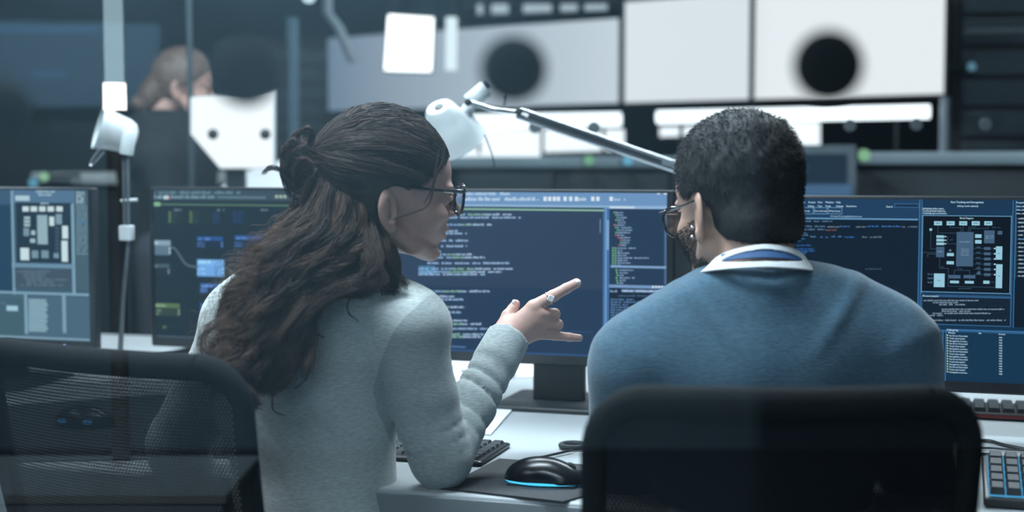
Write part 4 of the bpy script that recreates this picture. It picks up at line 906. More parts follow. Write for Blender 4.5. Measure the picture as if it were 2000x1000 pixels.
def hand_parts(Wr, F, h=.0013):
    """F: list of (points, radii, blend) finger chains in world space, Wr: list of palm capsules"""
    allp = np.array([list(p) for ch in F for p in ch[0]]+[list(c[k]) for c in Wr for k in (0, 1)]); lo, hi = allp.min(0)-.022, allp.max(0)+.022
    s = SDF(lo, hi, h); 
    for (a, b, ra, rb) in Wr: s.u(s.cap(a, b, ra, rb), .012)
    for pts, rr, bl in F:
        f = None
        for i in range(len(pts)-1):
            d = s.cap(pts[i], pts[i+1], rr[i], rr[i+1]); f = d if f is None else smin(f, d, .003)
        s.u(f, bl)
    return s.mesh()
def resting_hand(wr, d, side, up=Vector((0, 0, 1))):
    """relaxed hand lying palm down: wrist, direction, side = +1 thumb to the left of the direction"""
    d = Vector(d).normalized(); l = up.cross(d).normalized()*side
    w = lambda a, b, c=0: wr + d*a + l*b + up*c
    palm = [(w(0, 0), w(.075, k), .020, .0125) for k in (.028, .009, -.010, -.027)]
    F = []
    for k, L in ((.028, .068), (.009, .076), (-.010, .070), (-.027, .055)):
        F.append(([w(.075, k), w(.075+L*.45, k*1.15, .006), w(.075+L*.78, k*1.2, -.004), w(.075+L, k*1.2, -.014)], [.0105, .0092, .0083, .0074], .004))
    F.append(([w(.012, .018, -.004), w(.042, .042, -.006), w(.068, .050, -.010), w(.088, .052, -.013)], [.015, .0115, .0098, .0085], .006))
    return hand_parts(palm, F, .002)
def legs_sdf(hipL, hipR, kneeL, kneeR, footL, footR, h=.010, hip_r=.13, pel=None):
    ps = np.array([list(p) for p in (hipL, hipR, kneeL, kneeR, footL, footR)]); s = SDF(ps.min(0)-.2, ps.max(0)+.2, h)
    for a, b, c in ((hipL, kneeL, footL), (hipR, kneeR, footR)):
        s.u(s.cap(a, b, .085, .062), .04); s.u(s.cap(b, c, .060, .045), .03)
    s.u(s.cap(hipL, hipR, .105, .105), .05); return s
def shoe(name, a, d, parent, m):
    d = Vector((d[0], d[1], 0)).normalized(); n = Vector((-d.y, d.x, 0)); s = SDF((-.10, -.06, -.01), (.2, .06, .13), .006)
    q = smin(s.ell((.05, 0, .03), (.13, .045, .045)), s.ell((-.02, 0, .06), (.055, .042, .06)), .03); s.F = smax(q, -s.Z+.003, .005); v, f = s.mesh()
    V = np.array([list(Vector((a[0], a[1], 0))+d*p[0]+n*p[1]+Vector((0, 0, p[2]))) for p in v]); return raw(name, V, f, m, parent)

# ----------------------------------------------------------------- the woman
wroot = thing('person', 'person with long dark curly hair in a bun and grey sweater, pointing at the screen', 'person', loc=(P(640, HROW, 2.2).x, 2.2, 0))
WL = Vector(wroot.location)
skinw = skin_mat('skin_light', (.53, .325, .27))
O = P(742, 402, 2.25); RW = rotm(math.radians(23), math.radians(5), 0); SW = 1.045
hs = head_sdf(False); hv, hq = hs.mesh(); hv = to_world(hv, O, RW, SW)
# torso, arm under the sweater
s = SDF((-.58, 1.95, .52), (.0, 2.45, 1.16), .007)
T = dict(Ls=P(480, 628, 2.24), Rs=P(797, 640, 2.20), nk=P(692, 560, 2.235), el=P(866, 901, 2.20), rib=P(600, 690, 2.235), wa=P(622, 1000, 2.235))
s.u(s.cap(T['Ls'], T['Rs'], .055, .055), .01); s.u(s.cap(T['rib'], T['wa'], .125, .095, ((0, 1, 0), 1.3)), .05); s.u(s.cap(T['nk'], O+Vector((-.02, 0, -.08)), .05, .046), .03)
s.u(s.cap(T['Rs'], T['el'], .045, .036), .03)
tv, tq = s.mesh()
# pointing hand
Yh = 2.385
h_ = lambda px, py, dy=0: P(px, py, Yh+dy)
wr = h_(992, 660)
palm = [(wr, h_(1042, 600, -.002), .0225, .0120), (wr, h_(1055, 612, -.003), .0235, .0115), (wr, h_(1057, 630, -.001), .0235, .0115), (wr, h_(1050, 650, .004), .0215, .0115), (h_(962, 712, -.03), wr, .025, .0235), (h_(1000, 640, .012), h_(1040, 625, .014), .018, .014)]
fing = [([h_(1042, 600, -.002), h_(1080, 578, .000), h_(1106, 563.5, .004), h_(1126, 553, .008)], [.0120, .0100, .0088, .0082], .004),
        ([h_(1055, 613, -.003), h_(1083, 613.5, .004), h_(1078, 624, .024), h_(1060, 630, .030)], [.0112, .0096, .0088, .0080], .0035),
        ([h_(1057, 631, -.001), h_(1089, 634, .007), h_(1082, 641, .026), h_(1062, 642, .032)], [.0112, .0094, .0086, .0078], .003),
        ([h_(1050, 650, .004), h_(1083, 655, .008), h_(1112, 658.5, .012), h_(1131, 660, .016)], [.0110, .0082, .0072, .0064], .004),
        ([h_(985, 640, .012), h_(992, 617, .022), h_(1001, 604, .028), h_(1007, 594, .031)], [.0150, .0110, .0090, .0078], .008)]
gv, gq = hand_parts(palm, fing, .0012)
# left hand resting in the lap
lw = Vector((-.50, 2.34, .66)); lv, lq = resting_hand(lw, (.7, .5, 0), -1)
V, Q = join([(hv, hq), (tv, tq), (gv, gq), (lv, lq)])
raw('body', V-np.array(WL), Q, skinw, wroot)
# nails
nail = mat('nail_pale', (.72, .60, .57), .2, noise=.02)
fn = MB(); c = h_(1129.5, 551.5, .001); fn.sphere(tuple(c-WL), (.0050, .0030, .0042), 8); fn.build('fingernail', nail, wroot)
fn = MB(); c = h_(1004, 591, .0245); fn.sphere(tuple(c-WL), (.0040, .0030, .0055), 8); fn.build('fingernail', nail, wroot)
# ring
c0 = h_(1072, 582.6, 0)-WL; ax = (h_(1080, 578)-h_(1042, 600)).normalized(); e1 = ax.cross(Vector((0, 1, 0))).normalized(); e2 = ax.cross(e1)
MB().tube([c0+(e1*math.cos(a)+e2*math.sin(a))*.0112 for a in np.linspace(0, 2*PI, 33)], .0012, 8, cap=False).build('finger_ring', mat('rose_gold', (.55, .40, .34), .25, .9, noise=.03), wroot)
ro = bpy.data.objects['finger_ring']
rm = MB(); rm.M = Matrix.Translation(c0+Vector((.003, -.0118, .001))) @ Matrix.Rotation(math.radians(28), 4, 'Y'); rm.rbox((-.0052, -.0035, -.0052), (.0052, .003, .0052), .0022).build('stone', mat('white_stone', (.75, .77, .76), .25, noise=.06, scale=90), ro)

# sweater
def ripple(s, a, b, K, amp, skew=(0, 0, 0), ph=0, lo=0., hi=1.):
    """soft ring folds along the segment a-b"""
    a = np.array(a); b = np.array(b); d = b-a; L2 = float(d@d); t = ((s.X-a[0])*d[0]+(s.Y-a[1])*d[1]+(s.Z-a[2])*d[2])/L2
    w_ = np.clip((t-lo)/.12, 0, 1)*np.clip((hi-t)/.12, 0, 1)
    ang = s.X*skew[0]+s.Y*skew[1]+s.Z*skew[2]; q = np.abs(np.sin(PI*K*t+.5*ang+ph+.5*np.sin(21*t+ph)))
    return amp*w_*(.45*q-np.maximum(0, 1-q*2.2)**2)*(.55+.45*np.sin(s.X*40+s.Z*31+ph*3))
def cloth_noise(s, amp, f=26, seed=0, st=(1, 1, 1)):
    r = np.random.default_rng(seed); n = 0
    for k in range(5):
        v = r.normal(size=3)*np.array(st); v = v/np.linalg.norm(v)*f*(1+.5*k); n = n + np.sin(s.X*v[0]+s.Y*v[1]+s.Z*v[2]+r.uniform(0, 6))/(1+.6*k)
    return amp*n/2.2
s = SDF((-.66, 1.93, .50), (.10, 2.52, 1.17), .0048)
s.u(s.cap(P(490, 628, 2.245), P(785, 642, 2.20), .072, .066), .01)
s.u(s.cap(P(532, 572, 2.23), P(690, 560, 2.235), .050, .055), .03); s.u(s.cap(P(690, 565, 2.235), P(790, 640, 2.205), .060, .066), .03)
s.u(s.cap(P(590, 700, 2.245), P(622, 1000, 2.235), .152, .122, ((0, 1, 0), 1.28)), .045)
s.u(s.cap(P(622, 1000, 2.235), P(640, 1120, 2.22), .122, .150, ((0, 1, 0), 1.2)), .03)
# collar of the sweater
s.u(s.cap(P(700, 560, 2.235), P(712, 530, 2.24), .060, .056), .012)
sa, se = Vector(P(793, 652, 2.19)), Vector(P(860, 897, 2.197)); fw = Vector(P(990, 664, 2.372))
s.u(s.cap(P(470, 650, 2.25), Vector((-.545, 2.30, .78)), .062, .05), .03); s.u(s.cap(Vector((-.545, 2.30, .78)), lw+Vector((-.01, -.01, 0)), .05, .034), .015)
up = smin(s.cap(sa, sa.lerp(se, .5), .064, .0535), s.cap(sa.lerp(se, .5), se, .0535, .0500), .01)
fo = smin(s.cap(se, se.lerp(fw, .45), .049, .0385), s.cap(se.lerp(fw, .45), fw, .0385, .033), .01)
up = up - ripple(s, sa, se, 6, .0036, (50, 0, -60), 1, .62, 1.05)
fo = fo - ripple(s, se, fw, 5, .0070, (60, 0, 50), .4, .06, .80)
arm = smin(up, fo, .006)
arm = smin(arm, np.maximum(s.cap(se.lerp(fw, .80), fw, .0395, .0365), 0*s.X-1), .002)
s.u(arm, .012)
s.F = s.F - cloth_noise(s, .0032, 24, 3, (1, .5, 1.8)) - .0035*np.maximum(0, np.sin((s.Z*38+s.X*26)+1.5*np.sin(s.X*18)))**3*np.clip((1.02-s.Z)/.12, 0, 1)*np.clip(-(s.X+.14)/.05, 0, 1)
# open the cuff and neck
ax = (fw-se).normalized(); cc = fw+ax*.004
pl_ = (s.X-cc.x)*ax.x+(s.Y-cc.y)*ax.y+(s.Z-cc.z)*ax.z; near = (s.X-cc.x)**2+(s.Y-cc.y)**2+(s.Z-cc.z)**2 < .07**2
s.F = np.where(near, np.maximum(s.F, pl_), s.F)
s.cut(s.cap(fw-ax*.006, fw+ax*.05, .029, .031), .003)
s.cut(s.cap(P(704, 530, 2.24), P(716, 480, 2.25), .052, .056), .004)
sv, sq = s.mesh()
swm = knit('heather_grey_knit', (.50, .545, .535), (1, 1, 5), .0005)
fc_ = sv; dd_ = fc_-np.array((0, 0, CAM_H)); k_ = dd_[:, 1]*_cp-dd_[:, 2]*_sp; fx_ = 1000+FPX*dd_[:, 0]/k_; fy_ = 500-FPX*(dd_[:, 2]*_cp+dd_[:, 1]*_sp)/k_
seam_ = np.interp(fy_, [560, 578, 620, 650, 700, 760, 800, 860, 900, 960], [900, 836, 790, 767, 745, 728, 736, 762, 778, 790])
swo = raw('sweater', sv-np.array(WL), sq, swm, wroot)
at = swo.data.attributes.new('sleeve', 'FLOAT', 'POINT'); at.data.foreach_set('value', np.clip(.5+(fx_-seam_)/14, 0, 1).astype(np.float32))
nt = swm.node_tree; bs = nt.nodes['Principled BSDF']; src = bs.inputs['Base Color'].links[0].from_socket      # knit colour is multiplied darker on the sleeve side of the seam
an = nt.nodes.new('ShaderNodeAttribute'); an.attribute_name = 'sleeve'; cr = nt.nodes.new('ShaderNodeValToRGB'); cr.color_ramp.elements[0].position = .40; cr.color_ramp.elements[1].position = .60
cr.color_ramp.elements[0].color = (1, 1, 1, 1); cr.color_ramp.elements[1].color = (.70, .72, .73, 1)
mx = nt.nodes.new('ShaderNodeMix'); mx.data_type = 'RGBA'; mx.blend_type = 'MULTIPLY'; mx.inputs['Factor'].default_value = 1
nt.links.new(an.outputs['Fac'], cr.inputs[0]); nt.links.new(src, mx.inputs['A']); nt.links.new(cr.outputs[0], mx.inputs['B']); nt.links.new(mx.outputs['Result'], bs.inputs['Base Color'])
# sleeve seam and cuff seam as raised stitching
def stitched(pts, r, m, name, parent, n=40):
    return MB().tube([Vector(q) for q in catmull(pts, n)], r, 6).build(name, m, parent)
# trousers and shoes
tro = mat('dark_trousers', (.03, .035, .045), .9, noise=.15, scale=200)
hl, hr = Vector((-.42, 2.20, .56)), Vector((-.20, 2.20, .56)); kl, kr = Vector((-.32, 2.62, .53)), Vector((-.08, 2.62, .53)); fl_, fr_ = Vector((-.32, 2.62, .12)), Vector((-.06, 2.66, .12))
v, q = legs_sdf(hl, hr, kl, kr, fl_, fr_).mesh(); raw('trousers', v-np.array(WL), q, tro, wroot)
sh = mat('shoe_black', (.02, .02, .022), .4, noise=.1)
shoe('shoe', fl_-WL, (.1, 1), wroot, sh); shoe('shoe', fr_-WL, (.1, 1), wroot, sh)

# glasses
def glasses(O, R, SC, parent, L0, fx=.112, wid=.0245, hei=.0215, zc=.008, label=None, col=(.010, .009, .011)):
    gm = mat('glasses_frame_%d' % int(col[0]*1000), col, .15, noise=.2, scale=200, coat=.6); lens_m = glass_mat('spectacle_lens', 1.4)
    g = MB(); w = lambda p: Vector(tuple(to_world([p], O, R, SC)[0]))-L0
    def outline(sg, k=1.0):
        pts = []
        for a in np.linspace(0, 2*PI, 37):
            ca, sa_ = math.cos(a), math.sin(a); ex = wid*k*(abs(ca)**.85)*math.copysign(1, ca); ez = hei*k*(abs(sa_)**.85)*math.copysign(1, sa_)
            if sa_ > 0: ez += .003*k*max(0, ca); ex *= 1.04
            pts.append((fx-.10*(abs(ex+.034)**2)*1.6*0-(.006*((ex+.034)/.06)**2), sg*(.034+ex), zc+ez))
        return pts
    fr = None
    for sg in (-1, 1): g.tube([w(p) for p in outline(sg)], .0024*SC, 8, cap=False)
    g.tube([w((fx+.001, .010, zc+.006)), w((fx+.004, 0, zc+.009)), w((fx+.001, -.010, zc+.006))], .0018, 8)
    for sg in (-1, 1):
        g.tube([w((fx-.006, sg*.0605, zc+.012)), w((fx-.012, sg*.069, zc+.0125)), w((fx-.04, sg*.0755, zc+.011)), w((.02, sg*.0785, zc+.012)), w((-.008, sg*.080, zc+.014)), w((-.024, sg*.068, zc+.006)), w((-.030, sg*.058, zc-.012))], [.0036, .0032, .0026, .0021, .0018, .0018, .0018], 8)
    fr = g.build('glasses', gm, parent)
    for sg in (-1, 1):
        pts = [w(p) for p in outline(sg, .97)][:-1]; c = sum(pts, Vector())/len(pts)
        raw('lens', [c]+pts, [(0, 1+i, 1+(i+1) % 36) for i in range(36)], lens_m, fr, False)
        MB().tube([w((fx-.002, sg*.011, zc-.002)), w((fx-.008, sg*.010, zc-.008))], .0022, 6).build('nose_pad', gm, fr)
    return fr
glasses(O, RW, SW, wroot, WL, fx=.117, zc=.019, wid=.027, hei=.023)
# brow
b = MB(); b.tube([Vector(tuple(to_world([p], O, RW, SW)[0]))-WL for p in [(.099, -.012, .034), (.101, -.026, .040), (.092, -.043, .038)]], [.0016, .0022, .001], 6); b.build('eyebrow', mat('brow_dark', (.03, .022, .02), .8, noise=.2), wroot)
lipm = mat('lip_tint', (.42, .20, .19), .35, noise=.05)
s = SDF((.080, -.03, -.075), (.125, .03, -.030), .0012); s.F = smin(s.ell((.1047, 0, -.0425), (.0084, .0180, .0048)), s.ell((.1018, 0, -.0568), (.0082, .0155, .0052)), .001); s.cut(s.ell((.111, 0, -.0490), (.013, .017, .0020)), .0015)
v, q = s.mesh(); v[:, 2] = (v[:, 2]+.006)*.76; raw('lips', to_world(v, O, RW, SW)-np.array(WL), q, lipm, wroot)

# hair: a dark mass underneath and thousands of strands over it
hairc = hair_mat('brown_hair', (.013, .008, .0065), (.135, .082, .062), .5); hbase = mat('brown_hair_mass', (.028, .020, .017), .7, noise=.4, scale=90, stretch=(1, 1, 3))
EC = np.array((-.004, 0, .044)); ER = np.array((.110, .085, .109)); TIE = np.array((-.112, -.006, .070))
def hairline(x): return np.where(x > -.004, np.interp(x, [-.01, .006, .022, .043, .063, .085, .10, .13], [.004, .010, .020, .037, .054, .076, .092, .12]), -.075)
s = SDF((-.14, -.11, -.12), (.13, .11, .17), .003)
d = s.ell(EC, ER-.002); d = smax(d, hairline(s.X)-s.Z+.006, .012); 
earc = s.ell((.000, 0, 0), (.028, .2, .034)); d = smax(d, -np.where(np.abs(s.Y) > .06, earc, 1.), .006); s.F = d
s.u(s.ell((-.065, 0, -.045), (.045, .062, .06)), .03)
v, q = s.mesh(); v = to_world(v, O, RW, SW)
parts = [(v, q)]
WB = lambda px, py, Y: P(px, py, Y)
s = SDF((-.56, 1.98, .78), (-.12, 2.34, 1.28), .006)
def chain(s, pts, rs, k=.02):
    for i in range(len(pts)-1): s.u(s.cap(pts[i], pts[i+1], rs[i], rs[i+1]), k)
chain(s, [WB(640, 420, 2.21), WB(600, 480, 2.16), WB(545, 560, 2.12), WB(510, 640, 2.10), WB(490, 710, 2.085)], [.04, .032, .026, .018, .010])
chain(s, [WB(700, 420, 2.24), WB(650, 500, 2.18), WB(575, 580, 2.12), WB(540, 660, 2.09), WB(530, 730, 2.075)], [.045, .042, .034, .022, .010])
chain(s, [WB(728, 440, 2.26), WB(720, 500, 2.21), WB(690, 522, 2.15), WB(630, 560, 2.11)], [.032, .034, .020, .014]); chain(s, [WB(742, 470, 2.25), WB(756, 520, 2.22), WB(776, 552, 2.20)], [.022, .018, .007])
parts.append(s.mesh())
BC = np.array(WB(586, 326, 2.21))
s = SDF(BC-.06, BC+.07, .003); s.F = s.ell(BC, (.023, .026, .042), Matrix.Rotation(math.radians(-10), 3, 'Y')); s.u(s.ell(np.array(WB(612, 312, 2.22)), (.02, .02, .018)), .015); parts.append(s.mesh())
V, Q = join(parts); ho = raw('hair', V-np.array(WL), Q, hbase, wroot)
def clumped(guides, per, spread, K, wave=0, wl=.07, jit=.0015, tip=.3, grow=1.0, rnd=RNG):
    """guides: list of K-point polylines; per: strands per guide"""
    out = []; u = np.linspace(0, 1, K)
    for G in guides:
        L = np.linalg.norm(np.diff(G, axis=0), axis=1).sum(); ph0 = rnd.uniform(0, 6.28); wlg = wl*rnd.uniform(.8, 1.4)
        o1 = rnd.normal(size=(per, 1, 3)); o1 /= np.linalg.norm(o1, axis=2, keepdims=True); o1 *= rnd.uniform(.1, 1, (per, 1, 1))**.6
        sp = spread*(.75+.45*np.sin(PI*u))*(1-.55*u**3)
        base = G[None]+o1*sp[None, :, None]
        ph = ph0+rnd.normal(0, .36, (per, 1)); th = 2*PI*L/wlg*u[None]+ph; am = wave*rnd.uniform(.6, 1.3, (per, 1))*np.clip(u*2.2, 0, 1)[None]**grow
        T_ = np.gradient(G, axis=0); T_ /= np.linalg.norm(T_, axis=1, keepdims=True)+1e-9
        A = np.cross(T_, (0, 1, 0.2)); A /= np.linalg.norm(A, axis=1, keepdims=True)+1e-9; B = np.cross(T_, A)
        base = base + A[None]*(am*np.cos(th))[..., None] + B[None]*(am*np.sin(th)*.7)[..., None]
        n = rnd.normal(0, jit, (per, 4, 3)); ui = u*3; i0 = np.minimum(ui.astype(int), 2); f = (ui-i0)[None, :, None]
        base = base + (n[:, i0]*(1-f)+n[:, i0+1]*f)*np.sqrt(u)[None, :, None]*2
        out.append(base)
    return np.concatenate(out)
# A: swept from the hairline back to the tie
K = 22; n = 5200; u = np.linspace(0, 1, K)
a = RNG.uniform(0, PI, n); xs = RNG.beta(1.2, 1.0, n)      # a: round from her right ear over the top to the left ear
rows = []
# start points: front hairline band and the whole side of the head
th = RNG.uniform(-PI*.5-.5, PI*.5+.5, n); 
S0 = np.zeros((n, 3))
for i in range(n):
    while True:
        v = RNG.normal(size=3); v /= np.linalg.norm(v); p = EC+ER*v
        hl_ = hairline(np.array(p[0])); 
        if p[2] > hl_+.002 and p[0] > -.06 and not (abs(p[1]) > .05 and abs(p[0]+.006) < .040 and p[2] < .047) and p[2] > .0: break
    S0[i] = p
near = RNG.random(n) < .45
for i in np.where(near)[0]:   # push many roots right to the hairline
    v = (S0[i]-EC)/ER; p = S0[i].copy()
    jt = RNG.uniform(-.006, .004)
    for _ in range(30):
        v2 = v+np.array((.04, 0, -.03)); v2 /= np.linalg.norm(v2); p2 = EC+ER*v2
        if p2[2] < hairline(np.array(p2[0]))+.003+jt: break
        v = v2; p = p2
    S0[i] = p
v0 = (S0-EC)/ER; v1 = (TIE+RNG.normal(0, .006, (n, 3))-EC)/ER; v1n = v1/np.linalg.norm(v1, axis=1, keepdims=True)
om = np.arccos(np.clip((v0*v1n).sum(1), -1, 1))[:, None, None]; uu = u[None, :, None]
pth = (np.sin((1-uu)*om)*v0[:, None]+np.sin(uu*om)*v1n[:, None])/np.sin(om)
wav = (1.010+.018*RNG.random((n, 1, 1)) + .008*np.sin(uu*9+RNG.integers(0, 7, (n, 1, 1))) )
clk = np.floor(np.arctan2(S0[:, 1], S0[:, 2]-.0)*7)[:, None, None]
wav = wav + .012*np.sin(clk*2.1)*np.sin(PI*uu) + .02*np.clip(uu-.0, 0, 1)*0
sag = np.stack([0*uu[..., 0]+0*clk[..., 0], .004*np.sin(clk[..., 0]*1.7)*np.sin(PI*uu[..., 0]), -.006*np.sin(PI*uu[..., 0])*(1+0*clk[..., 0])], -1)
PA = EC+ER*pth*wav+sag; last = np.clip((uu-.85)/.15, 0, 1); PA = PA*(1-last*.5)+(TIE+RNG.normal(0, .004, (n, 1, 3)))*last*.5
ok_ = ~((np.abs(PA[..., 1]) > .05) & (((PA[..., 0]+.010)/.031)**2+(PA[..., 2]/.040)**2 < 1)).any(1); PA = PA[ok_]; clk = clk[ok_]; S0 = S0[ok_]; n = len(PA)
PA = to_world(PA.reshape(-1, 3), O, RW, SW).reshape(n, K, 3)
strands('hair_swept_back', PA-np.array(WL), RNG.uniform(.00035, .0006, n), hairc, ho, .8, tone=.20+.13*np.sin(clk[:, 0, 0]*3.7)+.12*np.sin(clk[:, 0, 0]*1.3+S0[:, 0]*40))
# back and lower head: falling from under the tie and round the ear down to the shoulders
env_l = catmull([(608, 330, 2.20), (585, 400, 2.17), (540, 455, 2.13), (500, 520, 2.10), (478, 590, 2.09), (455, 670, 2.06), (440, 735, 2.04), (475, 780, 2.02)], 40)
env_m = catmull([(650, 370, 2.16), (630, 450, 2.12), (575, 530, 2.08), (540, 610, 2.06), (515, 690, 2.04), (520, 760, 2.035)], 40)
env_r = catmull([(705, 400, 2.16), (712, 450, 2.15), (690, 500, 2.12), (638, 545, 2.09), (594, 610, 2.07), (574, 690, 2.045), (555, 750, 2.04)], 40)
def envelope(v):
    if v < .5: e = env_l*(1-2*v)+env_m*2*v
    else: e = env_m*(2-2*v)+env_r*(2*v-1)
    return e
Gs = []
for k in range(112):
    v = RNG.uniform(.0, 1); e = envelope(v).copy(); stop = RNG.uniform(.72, 1.0); m_ = int(39*stop); e = e[:m_+1]
    dy = RNG.uniform(-.015, .045)*(1-abs(v-.5)); G = np.array([list(P(p[0], p[1], p[2]+dy)) for p in e])
    G += np.linspace(0, 1, len(G))[:, None]*RNG.normal(0, .020, 3)*np.array((1, .3, .7)); Gs.append(catmull(G[::3], 38))
S1 = clumped(Gs, 50, .0062, 38, .0095, .088, .0017)
strands('hair_long_curls', S1-np.array(WL), RNG.uniform(.00030, .00058, len(S1)), hairc, ho, .45, tone=np.repeat(RNG.beta(1.2, 2.2, len(Gs)), 50))
# locks round the ear, over the right shoulder and the tips
G2 = []
def lock(*pts): G2.append(catmull([list(P(*p)) for p in pts], 38))
for k in range(7): lock((722-k*8, 392+k*6, 2.205), (738-k*6, 455, 2.17), (762-k*5, 510, 2.15), (792-k*6, 562+k*2, 2.155))
for k in range(4): lock((715-k*9, 410, 2.19), (738-k*6, 490, 2.12), (725-k*4, 540, 2.09), (690, 562-k*4, 2.075), (640, 572, 2.07))
for k in range(3): lock((705-k*12, 420, 2.19), (720, 510, 2.11), (742, 548-k*4, 2.10), (700-k*8, 566, 2.07), (635-k*5, 585, 2.06), (590, 640, 2.05))
for k in range(5): lock((560-k*15, 640+k*8, 2.06), (500-k*10, 700, 2.05), (445+k*6, 730+k*4, 2.02), (470+k*8, 775+k*4, 1.99), (492, 790-k*5, 1.985))
for k in range(5): lock((600-k*12, 620, 2.06), (575-k*8, 700, 2.045), (560-k*10, 745, 2.04), (535-k*12, 772-k*3, 2.035))
for k in range(3): lock((720-k*10, 470, 2.13), (735-k*9, 520, 2.11), (738-k*6, 552-k*3, 2.10), (705-k*6, 570-k*2, 2.08), (650-k*4, 570, 2.07), (610, 600+k*6, 2.06), (590-k*6, 660, 2.05))
for k in range(2): lock((520-k*4, 500, 2.12), (470-k*8, 545+k*4, 2.12), (440-k*5, 600, 2.11), (446-k*8, 660, 2.10), (428-k*3, 700+k*4, 2.09))
for k in range(5): lock((560-k*8, 500, 2.1), (530-k*6, 560, 2.08), (500-k*9, 620, 2.07), (505-k*9, 690, 2.05), (455+k*4, 740, 2.03))
S2 = clumped(G2, 60, .009, 38, .004, .09, .0018)
strands('hair_locks', S2-np.array(WL), RNG.uniform(.0003, .00055, len(S2)), hairc, ho, .4, tone=np.repeat(np.minimum(RNG.beta(1.2, 3.0, len(G2)), .28), 60))
# flyaways and frizz at the left edge
G3 = []
for k in range(105):
    v = RNG.uniform(0, .3); i0 = RNG.integers(6, 26); e = envelope(v)[i0:i0+14]; G = np.array([list(P(p[0], p[1], p[2])) for p in e]); L = len(G)
    off = np.linspace(0, 1, L)[:, None]**1.4*np.array((-RNG.uniform(.005, .085), RNG.uniform(-.02, .04), RNG.uniform(-.02, .02))); G3.append(catmull((G+off)[::3], 30))
S3 = clumped(G3, 9, .014, 30, .010, .045, .005)
strands('hair_flyaways', S3-np.array(WL), RNG.uniform(.00018, .0003, len(S3)), hairc, ho, .5, tone=.9)
# bun
nb = 900; K = 36; u = np.linspace(0, 1, K); SB = np.zeros((nb, K, 3)); Rb = np.array(Matrix.Rotation(math.radians(-10), 3, 'Y'))
for i in range(nb):
    tilt = RNG.normal(0, .5); ph = RNG.uniform(0, 6.28); turns = RNG.uniform(.5, 1.1); an = ph+turns*2*PI*u; r = RNG.uniform(.96, 1.22)
    w_ = np.stack([np.cos(an), RNG.choice((-1, 1))*np.sin(an)*math.cos(tilt)+.15*np.sin(3*an), np.sin(an)*.9], -1) if i % 2 else np.stack([np.cos(an)*.9, np.sin(an), np.sin(an*.5+tilt)*.85*np.ones(K)], -1)
    w_ /= np.linalg.norm(w_, axis=1, keepdims=True); SB[i] = BC+((w_*np.array((.024, .028, .043))*r)@Rb.T)+RNG.normal(0, .0006, 3)
strands('hair_bun', SB-np.array(WL), RNG.uniform(.0003, .0006, nb), hairc, ho, .7)
G4 = []
for pts in (((600, 300, 2.17), (612, 268, 2.17), (604, 250, 2.17), (586, 262, 2.17), (577, 285, 2.18)), ((598, 300, 2.17), (606, 262, 2.17), (592, 256, 2.17), (570, 272, 2.18), (558, 300, 2.18)), ((570, 350, 2.18), (552, 332, 2.17), (532, 328, 2.17), (513, 338, 2.17)),
            ((600, 310, 2.17), (580, 275, 2.17), (562, 280, 2.17), (552, 310, 2.18), (560, 350, 2.18)), ((575, 380, 2.18), (568, 395, 2.17), (570, 420, 2.17)), ((560, 300, 2.18), (552, 330, 2.17), (560, 370, 2.18), (585, 392, 2.18)), ((620, 330, 2.18), (600, 360, 2.16), (590, 390, 2.16), (600, 430, 2.15)),
            ((618, 300, 2.17), (596, 288, 2.16), (572, 300, 2.16), (560, 330, 2.17)), ((612, 320, 2.16), (592, 310, 2.155), (575, 330, 2.16), (570, 360, 2.17))):
    G4.append(catmull([list(P(*p)) for p in pts], 30))
S4 = clumped(G4, 46, .0042, 30, .0015, .05, .0007)
strands('hair_bun_locks', S4-np.array(WL), RNG.uniform(.0003, .0005, len(S4)), hairc, ho, .4, tone=np.repeat(RNG.uniform(.2, .9, len(G4)), 46))
# thin loose strands: face strand, curls on the shoulder
G5 = [catmull([list(P(*p)) for p in pts], 34) for pts in (((848, 256, 2.17), (866, 278, 2.16), (866, 310, 2.15), (852, 340, 2.14), (846, 372, 2.135), (838, 398, 2.13), (812, 414, 2.13), (768, 428, 2.13)), ((858, 290, 2.155), (848, 345, 2.14), (842, 372, 2.135), (828, 398, 2.13)),
      ((640, 590, 2.08), (622, 620, 2.08), (612, 645, 2.08), (632, 660, 2.08)), ((700, 560, 2.1), (680, 590, 2.1), (682, 612, 2.1), (700, 628, 2.1)), ((600, 640, 2.07), (616, 690, 2.07), (600, 735, 2.07), (576, 760, 2.07)), ((532, 765, 2.04), (534, 800, 2.04), (556, 812, 2.04)),
      ((520, 530, 2.1), (470, 560, 2.1), (432, 602, 2.1), (437, 608, 2.1), (460, 602, 2.1), (470, 618, 2.1)), ((480, 620, 2.1), (450, 650, 2.1), (442, 655, 2.1), (446, 676, 2.1)))]
S5 = clumped(G5, 12, .0012, 34, .0004, .05, .0004)
strands('hair_loose_strands', S5-np.array(WL), RNG.uniform(.00025, .0004, len(S5)), hairc, ho, .5, tone=.12)
